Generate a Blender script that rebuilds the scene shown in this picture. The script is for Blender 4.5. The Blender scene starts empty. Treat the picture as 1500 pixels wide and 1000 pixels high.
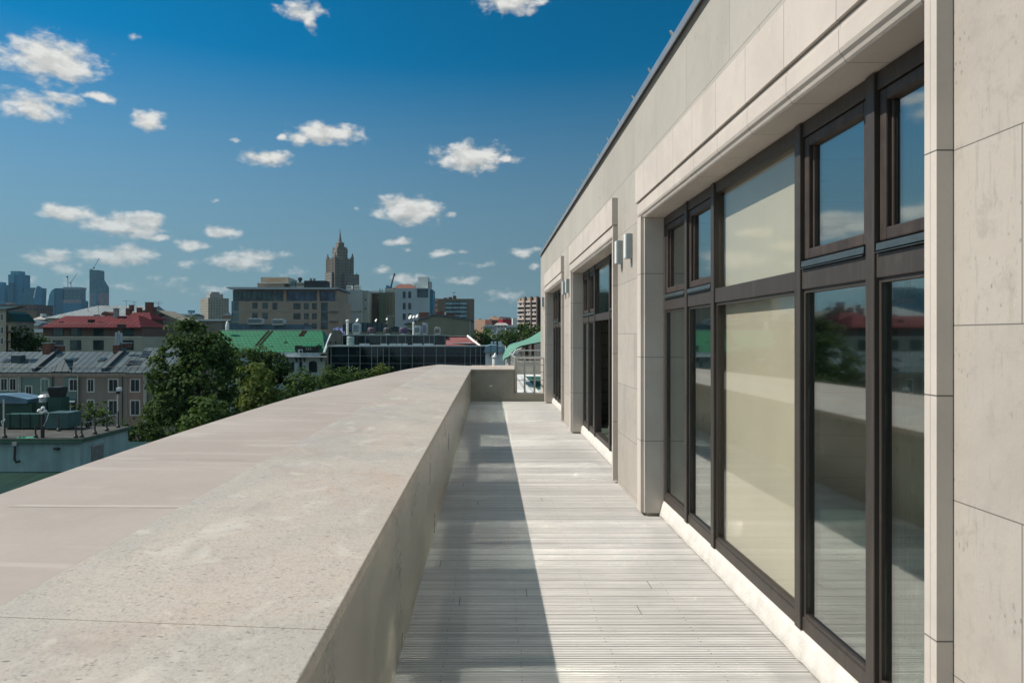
import bpy, bmesh, math, random
import numpy as np
from mathutils import Vector, Matrix
R = math.radians
random.seed(7); rng = np.random.default_rng(11)
S = bpy.context.scene
COL = S.collection

# ------------------------------------------------------------------ camera
F, VX, VY, EYE = 1100.0, 716.0, 494.0, 1.6
cam = bpy.data.cameras.new('camera'); camo = bpy.data.objects.new('camera', cam); COL.objects.link(camo)
camo.location = (0, 0, EYE); camo.rotation_euler = (R(90), 0, 0)
cam.sensor_width = 36; cam.lens = 36*F/1500
cam.shift_x = (750-VX)/1500; cam.shift_y = (VY-500)/1500
cam.clip_start = .05; cam.clip_end = 60000
S.camera = camo
S.view_settings.view_transform = 'Standard'; S.view_settings.look = 'None'
S.view_settings.exposure = 0.35; S.view_settings.gamma = 1
cy = S.cycles
cy.max_bounces = 8; cy.diffuse_bounces = 3; cy.glossy_bounces = 4; cy.transmission_bounces = 4
cy.transparent_max_bounces = 12; cy.volume_bounces = 1
cy.caustics_reflective = True; cy.blur_glossy = 0; cy.sample_clamp_indirect = 0
# the panes throw sunlight back on the shaded deck: guide the light paths so that it is found
cy.use_guiding = True; cy.use_surface_guiding = True; cy.use_volume_guiding = False; cy.guiding_training_samples = 128

# ------------------------------------------------------------------ sun and sky
SUN = Vector((-1, .05, 1.048)).normalized()
sd = bpy.data.lights.new('sun', 'SUN'); so = bpy.data.objects.new('sun', sd); COL.objects.link(so)
so.rotation_euler = SUN.to_track_quat('Z', 'Y').to_euler()
sd.energy = 4.35; sd.angle = R(.5); sd.color = (1, .93, .84)
W = bpy.data.worlds.new('World'); S.world = W; W.use_nodes = True
wt = W.node_tree; wt.nodes.clear()
class NT:
    """small helper to write node trees as expressions"""
    def __init__(s, t): s.t = t
    def n(s, k, **kw):
        o = s.t.nodes.new(k)
        for a, b in kw.items(): setattr(o, a, b)
        return o
    def put(s, sock, v):
        if isinstance(v, bpy.types.NodeSocket): s.t.links.new(v, sock)
        elif v is not None: sock.default_value = v
    def m(s, op, a, b=None, c=None, clamp=False):
        o = s.n('ShaderNodeMath', operation=op, use_clamp=clamp)
        for i, v in enumerate((a, b, c)): s.put(o.inputs[i], v)
        return o.outputs[0]
    def v(s, op, a, b=None, out=0):
        o = s.n('ShaderNodeVectorMath', operation=op); s.put(o.inputs[0], a)
        if b is not None: s.put(o.inputs[1], b)
        return o.outputs[out]
    def xyz(s, a=0, b=0, c=0):
        o = s.n('ShaderNodeCombineXYZ')
        for i, v in enumerate((a, b, c)): s.put(o.inputs[i], v)
        return o.outputs[0]
    def sep(s, a):
        o = s.n('ShaderNodeSeparateXYZ'); s.put(o.inputs[0], a); return o.outputs
    def noise(s, vec, scale, detail=4, rough=.5, dist=0, color=False):
        o = s.n('ShaderNodeTexNoise'); s.put(o.inputs['Vector'], vec)
        o.inputs['Scale'].default_value = scale; o.inputs['Detail'].default_value = detail
        o.inputs['Roughness'].default_value = rough; o.inputs['Distortion'].default_value = dist
        return o.outputs['Color' if color else 'Fac']
    def ramp(s, f, a, b, lo=0., hi=1., smooth=True):
        o = s.n('ShaderNodeMapRange'); o.interpolation_type = 'SMOOTHSTEP' if smooth else 'LINEAR'; o.clamp = True
        s.put(o.inputs[0], f)
        for i, v in zip((1, 2, 3, 4), (a, b, lo, hi)): o.inputs[i].default_value = v
        return o.outputs[0]
    def mix(s, f, a, b, mode='MIX'):
        o = s.n('ShaderNodeMix', data_type='RGBA', blend_type=mode)
        s.put(o.inputs[0], f); s.put(o.inputs[6], c4(a)); s.put(o.inputs[7], c4(b)); return o.outputs[2]
def c4(c):
    return c if isinstance(c, bpy.types.NodeSocket) else (tuple(c)+(1,))[:4]

T = NT(wt)
sky = T.n('ShaderNodeTexSky', sky_type='NISHITA', sun_disc=False)
sky.sun_elevation = math.asin(SUN.z); sky.sun_rotation = math.atan2(SUN.x, SUN.y)
sky.air_density = 1.0; sky.dust_density = .35; sky.ozone_density = 3.0; sky.altitude = 150
dirv = T.n('ShaderNodeTexCoord').outputs['Generated']
skyc = T.n('ShaderNodeHueSaturation'); skyc.inputs['Saturation'].default_value = 1.42; skyc.inputs['Hue'].default_value = .488
T.put(skyc.inputs['Color'], sky.outputs[0])
dx, dy, dz = T.sep(dirv)
az = T.m('ARCTAN2', dx, dy); el = T.m('ARCSINE', dz)
AE = T.xyz(az, el, 0)
# cumulus puffs, each one at an azimuth and an elevation of the sky (degrees are worked out once from where they stand)
CL = [(75,88,62,26,1),(50,64,38,9,.75),(190,57,14,6,.45),(48,157,42,18,.85),(95,148,34,8,.7),(145,141,26,7,.75),(218,175,27,14,.95),
 (440,16,36,12,.85),(455,32,14,12,.7),(752,2,58,15,.95),(478,196,56,15,1),(440,203,26,10,.9),(396,231,40,10,.95),(345,207,9,4,.6),(412,202,6,5,.5),
 (690,231,56,19,1.1),(742,235,18,7,.8),(600,308,54,18,1.05),(657,313,11,6,.75),(96,314,36,11,.95),(180,331,60,14,1),(212,325,30,11,1),(236,349,18,5,.85),
 (325,341,23,9,.85),(280,358,24,6,.85),(75,375,33,10,.8),(175,375,56,12,.85),(200,368,30,10,.8),(350,384,52,11,.85),(372,374,48,9,.8),(588,354,26,6,.8),
 (597,368,9,5,.6),(645,369,24,7,.75),(678,367,8,4,.65),(600,408,36,8,.75),(678,411,32,7,.65),(738,432,32,11,.55),(770,369,26,7,.75),(262,389,16,7,.5),
 (783,388,9,5,.6),(430,400,26,7,.5),(150,420,50,9,.42),(40,412,50,9,.42),(310,425,40,8,.36),(100,395,40,8,.5),(250,412,44,8,.42),(560,395,26,6,.42),(60,432,46,7,.4),(700,388,30,6,.42),(318,295,8,3,.4),(524,306,6,4,.4)]
warp = T.noise(AE, 28, 3, .55, color=True)
AEw = T.v('ADD', AE, T.v('MULTIPLY', T.v('SUBTRACT', warp, (.5, .5, .5)), (.030, .014, 0)))
def puffs(vec):
    acc = None
    for px, py, rx, ry, k in CL:
        a = math.atan2(px-VX, F); e = math.atan2(VY-py, math.hypot(F, px-VX))
        d = T.v('MULTIPLY', T.v('SUBTRACT', vec, (a, e, 0)), (F*.80/rx, F*.66/ry, 0))
        f = T.m('MULTIPLY_ADD', T.v('LENGTH', d, out=1), -k, k)
        acc = f if acc is None else T.m('SMOOTH_MAX', acc, f, .12)
    return acc
pm = puffs(AEw)
nz1 = T.noise(T.v('MULTIPLY', AE, (1, 1.7, 1)), 46, 6, .53, .15)
dens = T.ramp(T.m('ADD', T.m('MULTIPLY_ADD', T.m('SUBTRACT', nz1, .5), 1.30, -.13), pm), .0, .58)
AEs = T.v('ADD', AE, (-.006, .008, 0))
nz2 = T.noise(T.v('MULTIPLY', AEs, (1, 1.7, 1)), 46, 5, .6, .2)
under = T.m('SUBTRACT', puffs(T.v('ADD', AEw, (0, .008, 0))), pm)
lit = T.m('MULTIPLY', T.ramp(T.m('SUBTRACT', nz1, nz2), -.12, .14, .84, 1.06), T.ramp(under, -.05, .30, 1.0, .80))
low = T.ramp(el, 0.02, .22, .62, 1.0)
ccol = T.mix(low, (3.3, 3.45, 3.4), (5.0, 4.95, 4.7))
ccol = T.mix(1, ccol, T.xyz(lit, lit, lit), 'MULTIPLY')
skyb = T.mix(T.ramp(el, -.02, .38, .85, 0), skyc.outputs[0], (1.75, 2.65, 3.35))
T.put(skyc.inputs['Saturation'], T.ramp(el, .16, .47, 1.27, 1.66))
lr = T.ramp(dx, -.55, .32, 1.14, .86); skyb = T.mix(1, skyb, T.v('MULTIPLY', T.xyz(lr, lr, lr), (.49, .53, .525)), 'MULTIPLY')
unseen_fill = T.ramp(dy, .05, .5, .85, 0)  # unseen sky beside and behind the view, added brighter to fill the shade
skyb = T.mix(unseen_fill, skyb, (2.1, 3.05, 3.5))
alpha = T.m('MULTIPLY', dens, T.ramp(el, 0.0, .2, .62, .95))
alpha = T.m('MULTIPLY', alpha, T.m('GREATER_THAN', dz, 0))
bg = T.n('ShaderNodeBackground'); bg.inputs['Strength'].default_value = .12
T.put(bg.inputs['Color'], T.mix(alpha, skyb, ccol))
T.put(T.n('ShaderNodeOutputWorld').inputs[0], bg.outputs[0])

# ------------------------------------------------------------------ mesh helpers
def X(px, D): return (px-VX)*D/F
def Z(py, D): return EYE+(VY-py)*D/F
def P(px, py, D): return Vector((X(px, D), D, Z(py, D)))
GZ = -18.0
def tag(o, label=None, cat=None, group=None, kind=None):
    for k, v in (('label', label), ('category', cat), ('group', group), ('kind', kind)):
        if v: o[k] = v
    return o
def thing(name, label, cat, loc=(0, 0, 0), rz=0, group=None):
    o = bpy.data.objects.new(name, None); COL.objects.link(o); o.empty_display_size = .2
    o.location = loc; o.rotation_euler = (0, 0, rz)
    return tag(o, label, cat, group)
class MB:
    def __init__(s): s.v = []; s.f = []
    def add(s, vs, fs):
        b = len(s.v); s.v += [tuple(p) for p in vs]; s.f += [tuple(i+b for i in f) for f in fs]; return s
    def box(s, x0, x1, y0, y1, z0, z1):
        return s.add([(x0,y0,z0),(x1,y0,z0),(x1,y1,z0),(x0,y1,z0),(x0,y0,z1),(x1,y0,z1),(x1,y1,z1),(x0,y1,z1)],
            [(3,2,1,0),(4,5,6,7),(0,1,5,4),(1,2,6,5),(2,3,7,6),(3,0,4,7)])
    def cbox(s, c, d): return s.box(c[0]-d[0]/2, c[0]+d[0]/2, c[1]-d[1]/2, c[1]+d[1]/2, c[2]-d[2]/2, c[2]+d[2]/2)
    def hexa(s, b, t): # bottom quad and top quad, ccw from above
        return s.add(list(b)+list(t), [(3,2,1,0),(4,5,6,7),(0,1,5,4),(1,2,6,5),(2,3,7,6),(3,0,4,7)])
    def prism(s, poly, a, b, ax='y'):
        n = len(poly)
        def q(p, t): return {'y': (p[0], t, p[1]), 'x': (t, p[0], p[1]), 'z': (p[0], p[1], t)}[ax]
        s.add([q(p, a) for p in poly]+[q(p, b) for p in poly],
            [tuple(range(n)), tuple(range(2*n-1, n-1, -1))]+[(i, i+n, (i+1) % n+n, (i+1) % n) for i in range(n)])
        return s
    def quad(s, *p): return s.add(p, [tuple(range(len(p)))])
    def tube(s, pts, r, n=6, cap=True):
        pts = [Vector(p) for p in pts]; rs = r if isinstance(r, (list, tuple)) else [r]*len(pts)
        vs = []; fs = []
        for i, p in enumerate(pts):
            d = (pts[min(i+1, len(pts)-1)]-pts[max(i-1, 0)]).normalized()
            u = d.cross(Vector((0, 0, 1)) if abs(d.z) < .9 else Vector((1, 0, 0))).normalized(); w = d.cross(u)
            vs += [p+(u*math.cos(2*math.pi*k/n)+w*math.sin(2*math.pi*k/n))*rs[i] for k in range(n)]
        for i in range(len(pts)-1):
            fs += [(i*n+k, i*n+(k+1) % n, (i+1)*n+(k+1) % n, (i+1)*n+k) for k in range(n)]
        if cap: fs += [tuple(range(n-1, -1, -1)), tuple(range((len(pts)-1)*n, len(pts)*n))]
        return s.add(vs, fs)
    def lathe(s, c, prof, n=16):
        vs = []; fs = []
        for r, z in prof: vs += [(c[0]+r*math.cos(2*math.pi*k/n), c[1]+r*math.sin(2*math.pi*k/n), c[2]+z) for k in range(n)]
        for i in range(len(prof)-1): fs += [(i*n+k, i*n+(k+1) % n, (i+1)*n+(k+1) % n, (i+1)*n+k) for k in range(n)]
        fs += [tuple(range(n-1, -1, -1)), tuple(range((len(prof)-1)*n, len(prof)*n))]
        return s.add(vs, fs)
    def build(s, name, mat, parent=None, smooth=False, bevel=0, world=True):
        off = Vector((0, 0, 0))
        if parent is not None and world:
            q = parent
            while q is not None: off = off+q.location; q = q.parent
        me = bpy.data.meshes.new(name); me.from_pydata([tuple(Vector(p)-off) for p in s.v], [], s.f); me.update()
        bm = bmesh.new(); bm.from_mesh(me); bmesh.ops.recalc_face_normals(bm, faces=bm.faces[:]); bm.to_mesh(me); bm.free()
        if mat: me.materials.append(mat)
        if smooth: me.polygons.foreach_set('use_smooth', [True]*len(me.polygons))
        o = bpy.data.objects.new(name, me); COL.objects.link(o); o.parent = parent
        if bevel:
            b = o.modifiers.new('bevel', 'BEVEL'); b.width = bevel; b.segments = 2; b.limit_method = 'ANGLE'
        return o
def copy_tree(o, parent=None):
    c = o.copy(); COL.objects.link(c); c.parent = parent
    for ch in o.children: copy_tree(ch, c)
    return c

# ------------------------------------------------------------------ materials
def newmat(name):
    m = bpy.data.materials.new(name); m.use_nodes = True; t = m.node_tree
    b = t.nodes['Principled BSDF']; return m, NT(t), b
def bump(T, b, h, strength=.3, dist=.01):
    o = T.n('ShaderNodeBump'); o.inputs['Strength'].default_value = strength; o.inputs['Distance'].default_value = dist
    T.put(o.inputs['Height'], h); T.put(b.inputs['Normal'], o.outputs[0])
def coord(T, kind='Object'): return T.n('ShaderNodeTexCoord').outputs[kind]
def pmat(name, col, rough=.8, var=.18, scale=2., metal=0, bmp=0, streak=0, spec=.4):
    m, T, b = newmat(name); c = coord(T)
    n = T.noise(c, scale, 6, .6)
    f = T.ramp(n, .3, .7, 1-var, 1+var)
    if streak:
        n2 = T.noise(T.v('MULTIPLY', c, (1, 1, .06)), scale*2.2, 4, .6)
        f = T.m('MULTIPLY', f, T.ramp(n2, .35, .7, 1-streak, 1))
    T.put(b.inputs['Base Color'], T.mix(1, col, T.xyz(f, f, f), 'MULTIPLY'))
    b.inputs['Roughness'].default_value = rough; b.inputs['Metallic'].default_value = metal
    b.inputs['Specular IOR Level'].default_value = spec
    if bmp: bump(T, b, T.noise(c, scale*8, 4, .6), bmp, .01)
    return m
def line(T, x, pitch, off, w):
    """1 on thin joint lines of a coordinate"""
    q = T.m('FRACT', T.m('DIVIDE', T.m('SUBTRACT', x, off-w/2), pitch))
    return T.m('LESS_THAN', q, w/pitch)
def granite_mat():
    m, T, b = newmat('granite'); c = coord(T); g = T.v('MULTIPLY', c, (1, .62, 1))
    big = T.noise(g, 1.1, 4, .6, .6); mid = T.noise(g, 13, 5, .7, .5); fine = T.noise(g, 120, 3, .7)
    col = T.mix(T.ramp(big, .36, .64), (0.400, 0.370, 0.324), (0.480, 0.417, 0.349))
    col = T.mix(T.ramp(T.noise(T.v('ADD', g, (7, 3, 0)), 1.9, 4, .6), .5, .74, 0, .5), col, (0.448, 0.320, 0.245))
    col = T.mix(T.m('MULTIPLY', T.ramp(mid, .52, .72), .2), col, (0.272, 0.257, 0.223))
    col = T.mix(T.m('MULTIPLY', T.ramp(fine, .48, .64), .5), col, (0.304, 0.257, 0.209))
    col = T.mix(T.m('MULTIPLY', T.ramp(T.noise(T.v('ADD', g, (5, 5, 5)), 78, 3, .7), .56, .68), .6), col, (0.216, 0.195, 0.169))
    col = T.mix(T.m('MULTIPLY', T.ramp(T.noise(T.v('ADD', g, (2, 8, 5)), 100, 3, .7), .58, .70), .5), col, (0.576, 0.530, 0.461))
    col = T.mix(T.ramp(T.noise(T.v('ADD', g, (3, 1, 9)), 3.4, 5, .65, .8), .5, .7, 0, .55), col, (.335, .285, .245))
    col = T.mix(T.ramp(T.noise(T.v('ADD', g, (8, 4, 2)), 4.6, 5, .65, .8), .54, .7, 0, .6), col, (.56, .52, .455))
    for sc, thr, k in ((44, .55, .8), (78, .45, .6)):
        vo = T.n('ShaderNodeTexVoronoi'); vo.inputs['Scale'].default_value = sc
        T.put(vo.inputs['Vector'], T.v('MULTIPLY', T.v('ADD', c, T.v('MULTIPLY', T.noise(c, 30, 2, color=True), (.02, .02, 0))), (.55, 1, 1)))
        rnd = T.sep(vo.outputs['Color'])[0]
        fl = T.m('MULTIPLY', T.m('MULTIPLY', T.ramp(vo.outputs['Distance'], .12, .27, 1, 0), T.ramp(rnd, thr, thr+.2)), T.ramp(T.noise(c, 5, 4, .65), .38, .60, .3, 1))
        col = T.mix(T.m('MULTIPLY', fl, k), col, (.14, .13, .115))
    wv = T.noise(T.v('MULTIPLY', c, (2.2, 11, 2)), 3.2, 5, .65, 1.2)
    col = T.mix(T.m('MULTIPLY', T.ramp(wv, .52, .72), .32), col, (0.288, 0.250, 0.202))
    sm = T.noise(T.v('ADD', g, (1.3, 9, 0)), 2.6, 5, .6, 1.4)
    col = T.mix(T.m('MULTIPLY', T.ramp(sm, .66, .74), .6), col, (0.240, 0.226, 0.202))
    T.put(b.inputs['Base Color'], col); T.put(b.inputs['Roughness'], T.ramp(mid, .3, .7, .42, .6))
    bump(T, b, fine, .06, .002); return m
def ledge_mat():
    m, T, b = newmat('ledge membrane'); c = coord(T); x, y, z = T.sep(c)
    col = T.mix(T.ramp(T.noise(c, .7, 5, .6), .35, .65), (0.339, 0.287, 0.247), (0.378, 0.323, 0.282))
    col = T.mix(T.m('MULTIPLY', T.ramp(T.noise(T.v('MULTIPLY', c, (.5, 2.4, 1)), 1.6, 4, .6, .8), .5, .72), .8), col, (0.437, 0.385, 0.338))
    wob = T.m('ADD', y, T.m('MULTIPLY', T.noise(c, 1.3, 2), .10))
    col = T.mix(T.m('MULTIPLY', line(T, wob, 1.31, .62, .012), T.ramp(T.noise(c, 3, 2), .42, .6)), col, (0.203, 0.170, 0.145))
    col = T.mix(T.m('MULTIPLY', line(T, wob, 1.31, .65, .03), T.m('MULTIPLY', T.ramp(T.noise(c, 1.7, 2), .48, .6), .6)), col, (0.484, 0.437, 0.386))
    T.put(b.inputs['Base Color'], col); b.inputs['Roughness'].default_value = .62
    h = T.m('ADD', T.noise(c, 1.6, 4, .6), T.m('MULTIPLY', T.noise(T.v('MULTIPLY', c, (.4, 3, 1)), 2, 3), .6))
    bump(T, b, h, .35, .03); return m
def stone_mat(name, base, dark, joints_z=None, joints_y=None, pits=.5, wjoint=.004, mott=.5):
    m, T, b = newmat(name); c = coord(T); x, y, z = T.sep(c)
    n1 = T.noise(c, 1.6, 6, .65, .4); n2 = T.noise(c, 11, 5, .7, .3); n3 = T.noise(c, 60, 3, .7)
    col = T.mix(T.ramp(n1, .36, .66), base, [.88*k for k in base])
    col = T.mix(T.m('MULTIPLY', T.ramp(n2, .52, .74), mott), col, dark)
    if pits:
        vo = T.n('ShaderNodeTexVoronoi'); vo.inputs['Scale'].default_value = 34
        T.put(vo.inputs['Vector'], T.v('MULTIPLY', T.v('ADD', c, T.v('MULTIPLY', T.noise(c, 25, 2, color=True), (.03, .03, .03))), (1, 1.35, .75)))
        pit = T.m('MULTIPLY', T.ramp(vo.outputs['Distance'], .10, .25, 1, 0), T.ramp(T.noise(c, 4.5, 3, .6), .44, .64))
        col = T.mix(T.m('MULTIPLY', pit, pits), col, [.55*k for k in dark])
    if pits:
        tk = T.m('MULTIPLY', T.ramp(T.noise(T.v('MULTIPLY', c, (1, 1, .13)), 52, 4, .7), .54, .68), T.ramp(T.noise(c, 2.2, 4, .6), .38, .6, .25, 1))
        col = T.mix(T.m('MULTIPLY', tk, .38), col, (.245, .245, .215))
        col = T.mix(T.ramp(z, 2.75, 3.05, 0, .4), col, (.40, .395, .355))
    h = T.m('ADD', T.m('MULTIPLY', n3, .5), n2)
    j = None
    if joints_z:
        row = T.m('FLOOR', T.m('DIVIDE', T.m('SUBTRACT', z, joints_z[1]), joints_z[0]))
        tone = T.n('ShaderNodeTexWhiteNoise', noise_dimensions='2D')
        j = line(T, z, joints_z[0], joints_z[1], wjoint)
        if joints_y:
            yy = T.m('ADD', y, T.m('MULTIPLY', T.m('MODULO', row, 2), joints_y[0]/2))
            j = T.m('MAXIMUM', j, line(T, yy, joints_y[0], joints_y[1], wjoint))
            cell = T.m('FLOOR', T.m('DIVIDE', T.m('SUBTRACT', yy, joints_y[1]), joints_y[0]))
            T.put(tone.inputs['Vector'], T.xyz(cell, row, 0))
            tv = T.ramp(tone.outputs['Value'], 0, 1, .93, 1.05, False); col = T.mix(1, col, T.xyz(tv, tv, tv), 'MULTIPLY')
    elif joints_y: j = line(T, y, joints_y[0], joints_y[1], wjoint)
    if j is not None:
        col = T.mix(j, col, (.15, .14, .125)); h = T.m('SUBTRACT', h, T.m('MULTIPLY', j, 2))
    T.put(b.inputs['Base Color'], col); b.inputs['Roughness'].default_value = .85; b.inputs['Specular IOR Level'].default_value = .25
    bump(T, b, h, .35, .004); return m
def clad_mat():
    m, T, b = newmat('polished cladding'); c = coord(T); x, y, z = T.sep(c)
    st = T.noise(T.v('MULTIPLY', c, (1, 1, .12)), 9, 5, .65, 0); n = T.noise(c, 2, 5, .6)
    col = T.mix(T.ramp(n, .35, .65), (0.281, 0.268, 0.216), (0.340, 0.321, 0.260))
    col = T.mix(T.m('MULTIPLY', T.ramp(st, .45, .8), .16), col, (0.187, 0.189, 0.160))
    T.put(b.inputs['Base Color'], col); T.put(b.inputs['Roughness'], T.ramp(n, .3, .7, .26, .4)); return m
def deck_mat():
    m, T, b = newmat('decking'); c = coord(T); x, y, z = T.sep(c)
    row = T.m('FLOOR', T.m('DIVIDE', y, .15))
    wn = T.n('ShaderNodeTexWhiteNoise', noise_dimensions='1D'); T.put(wn.inputs['W'], row)
    fib = T.noise(T.v('MULTIPLY', c, (.55, 26, 1)), 5, 5, .7); bl = T.noise(c, 1.4, 5, .6)
    f = T.m('MULTIPLY', T.ramp(wn.outputs['Value'], 0, 1, .86, 1.04, False), T.m('MULTIPLY', T.ramp(fib, .3, .7, .80, 1.08), T.ramp(bl, .3, .7, .93, 1.05)))
    rib = T.n('ShaderNodeTexWhiteNoise', noise_dimensions='1D'); T.put(rib.inputs['W'], T.m('FLOOR', T.m('DIVIDE', T.m('SUBTRACT', y, .0115), .0207)))
    f = T.m('MULTIPLY', f, T.ramp(rib.outputs['Value'], 0, 1, .82, 1.06, False))
    col = T.mix(1, (.665, .635, .60), T.xyz(f, f, f), 'MULTIPLY')
    col = T.mix(T.m('MULTIPLY', T.ramp(z, -.0042, -.001, 1, 0), .42), col, (.20, .19, .175))
    col = T.mix(T.m('MULTIPLY', T.ramp(T.noise(T.v('MULTIPLY', c, (.35, 45, 1)), 2, 4, .7), .5, .7), .22), col, (.36, .34, .32))
    ym = T.m('SUBTRACT', T.m('FRACT', T.m('DIVIDE', y, .15)), .5); dots = None
    for xr in (-.22, .16, .62, 1.12):
        wob = T.m('MULTIPLY', T.m('SUBTRACT', wn.outputs['Value'], .5), .02)
        for o in (-.022, .022):
            dd = T.m('ADD', T.m('POWER', T.m('SUBTRACT', x, T.m('ADD', wob, xr)), 2), T.m('POWER', T.m('MULTIPLY', T.m('SUBTRACT', ym, o/.15), .15), 2))
            k = T.m('LESS_THAN', dd, .0042**2); dots = k if dots is None else T.m('MAXIMUM', dots, k)
    w2 = T.n('ShaderNodeTexWhiteNoise', noise_dimensions='1D'); T.put(w2.inputs['W'], T.m('ADD', row, 77.3))
    butt = T.m('MULTIPLY', T.m('LESS_THAN', T.m('ABSOLUTE', T.m('SUBTRACT', x, T.m('MULTIPLY_ADD', w2.outputs['Value'], 5.5, -1.2))), .0022), T.m('GREATER_THAN', wn.outputs['Value'], .3))
    col = T.mix(T.m('MAXIMUM', dots, butt), col, (.13, .12, .11))
    st_ = T.ramp(T.noise(c, .9, 5, .65, .5), .52, .74, 0, .16); col = T.mix(st_, col, (.36, .34, .30))
    T.put(b.inputs['Base Color'], col); b.inputs['Roughness'].default_value = .75; b.inputs['Specular IOR Level'].default_value = .12
    return m
def frame_mat():
    m, T, b = newmat('bronze window paint'); c = coord(T)
    st = T.noise(T.v('MULTIPLY', c, (1, 1, .05)), 40, 4, .7)
    col = T.mix(T.ramp(st, .4, .75), (.040, .033, .028), (.060, .049, .041))
    col = T.mix(T.m('MULTIPLY', T.ramp(T.noise(c, 6, 5, .7), .55, .8), .3), col, (.12, .105, .095))
    T.put(b.inputs['Base Color'], col); b.inputs['Roughness'].default_value = .48; return m
def glass_mat(name, tint, base=.08, gain=.9):
    m, T, b = newmat(name); t = m.node_tree; t.nodes.remove(b)
    geo = T.n('ShaderNodeNewGeometry'); cs = T.m('ABSOLUTE', T.v('DOT_PRODUCT', geo.outputs['Normal'], geo.outputs['Incoming'], out=1))
    fac = T.m('MULTIPLY_ADD', T.m('POWER', T.m('SUBTRACT', 1, cs, clamp=True), 5), gain, base, clamp=True)
    ga = T.n('ShaderNodeBsdfGlossy'); ga.inputs['Roughness'].default_value = .022; gb = T.n('ShaderNodeBsdfGlossy'); gb.inputs['Roughness'].default_value = .06
    for q in (ga, gb): q.inputs['Color'].default_value = (.95, .97, .95, 1)
    g = T.n('ShaderNodeMixShader'); g.inputs[0].default_value = .5; T.put(g.inputs[1], ga.outputs[0]); T.put(g.inputs[2], gb.outputs[0])
    tr = T.n('ShaderNodeBsdfTransparent'); tr.inputs['Color'].default_value = tint+(1,)
    mx = T.n('ShaderNodeMixShader'); T.put(mx.inputs[0], fac); T.put(mx.inputs[1], tr.outputs[0]); T.put(mx.inputs[2], g.outputs[0])
    T.put(t.nodes['Material Output'].inputs[0], mx.outputs[0]); return m
def dark_glass(name, col=(.02, .03, .035), rough=.06, var=.5):
    m, T, b = newmat(name); c = coord(T)
    f = T.ramp(T.noise(c, .35, 2), .35, .65, 1-var, 1+var)
    T.put(b.inputs['Base Color'], T.mix(1, col, T.xyz(f, f, f), 'MULTIPLY')); b.inputs['Roughness'].default_value = rough
    b.inputs['IOR'].default_value = 1.5; return m
def facade(name, wall, win, pu, pz, fu, fz, rough=.8, ou=0, oz=0, winrough=.15, var=.12):
    """a wall of many small far-off windows, laid out on the wall itself"""
    m, T, b = newmat(name); c = coord(T); x, y, z = T.sep(c); nx, ny, nz = T.sep(coord(T, 'Normal'))
    side = T.m('GREATER_THAN', T.m('ABSOLUTE', nx), .7)
    u = T.m('ADD', T.m('MULTIPLY', x, T.m('SUBTRACT', 1, side)), T.m('MULTIPLY', y, side))
    a = T.m('LESS_THAN', T.m('FRACT', T.m('DIVIDE', T.m('ADD', u, ou+500*pu), pu)), fu)
    d = T.m('LESS_THAN', T.m('FRACT', T.m('DIVIDE', T.m('ADD', z, oz+100*pz), pz)), fz)
    k = T.m('MULTIPLY', T.m('MULTIPLY', a, d), T.m('LESS_THAN', T.m('ABSOLUTE', nz), .5))
    wn = T.n('ShaderNodeTexWhiteNoise', noise_dimensions='2D')
    T.put(wn.inputs['Vector'], T.xyz(T.m('FLOOR', T.m('DIVIDE', T.m('ADD', u, ou+500*pu), pu)), T.m('FLOOR', T.m('DIVIDE', T.m('ADD', z, oz+100*pz), pz)), 0))
    wc = T.mix(T.ramp(wn.outputs['Value'], .2, 1, 0, .5, False), win, [q*2.5+.02 for q in win])
    f = T.ramp(T.noise(c, .12, 5, .6), .3, .7, 1-var, 1+var)
    T.put(b.inputs['Base Color'], T.mix(k, T.mix(1, wall, T.xyz(f, f, f), 'MULTIPLY'), wc))
    T.put(b.inputs['Roughness'], T.m('MULTIPLY_ADD', k, winrough-rough, rough)); return m
def seam_mat(name, col, pitch=.6, metal=.5, rough=.42, axis='x', var=.12, dark=.55, rust=0):
    m, T, b = newmat(name); c = coord(T); q = T.sep(c)['xyz'.index(axis)]
    n = T.noise(c, .8, 5, .65); f = T.ramp(n, .3, .7, 1-var, 1+var)
    sh = T.n('ShaderNodeTexWhiteNoise', noise_dimensions='1D'); T.put(sh.inputs['W'], T.m('FLOOR', T.m('DIVIDE', q, pitch)))
    f = T.m('MULTIPLY', f, T.ramp(sh.outputs['Value'], 0, 1, .88, 1.08, False))
    base = T.mix(1, col, T.xyz(f, f, f), 'MULTIPLY')
    if rust: base = T.mix(T.m('MULTIPLY', T.ramp(T.noise(T.v('MULTIPLY', c, (1, .2, .2)), .9, 4), .6, .72), rust), base, (.28, .17, .09))
    l = line(T, q, pitch, 0, pitch*.17)
    T.put(b.inputs['Base Color'], T.mix(l, base, [k*dark for k in col])); b.inputs['Roughness'].default_value = rough; b.inputs['Metallic'].default_value = metal; b.inputs['Specular IOR Level'].default_value = .15
    bump(T, b, l, .5, .04); return m
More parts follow.
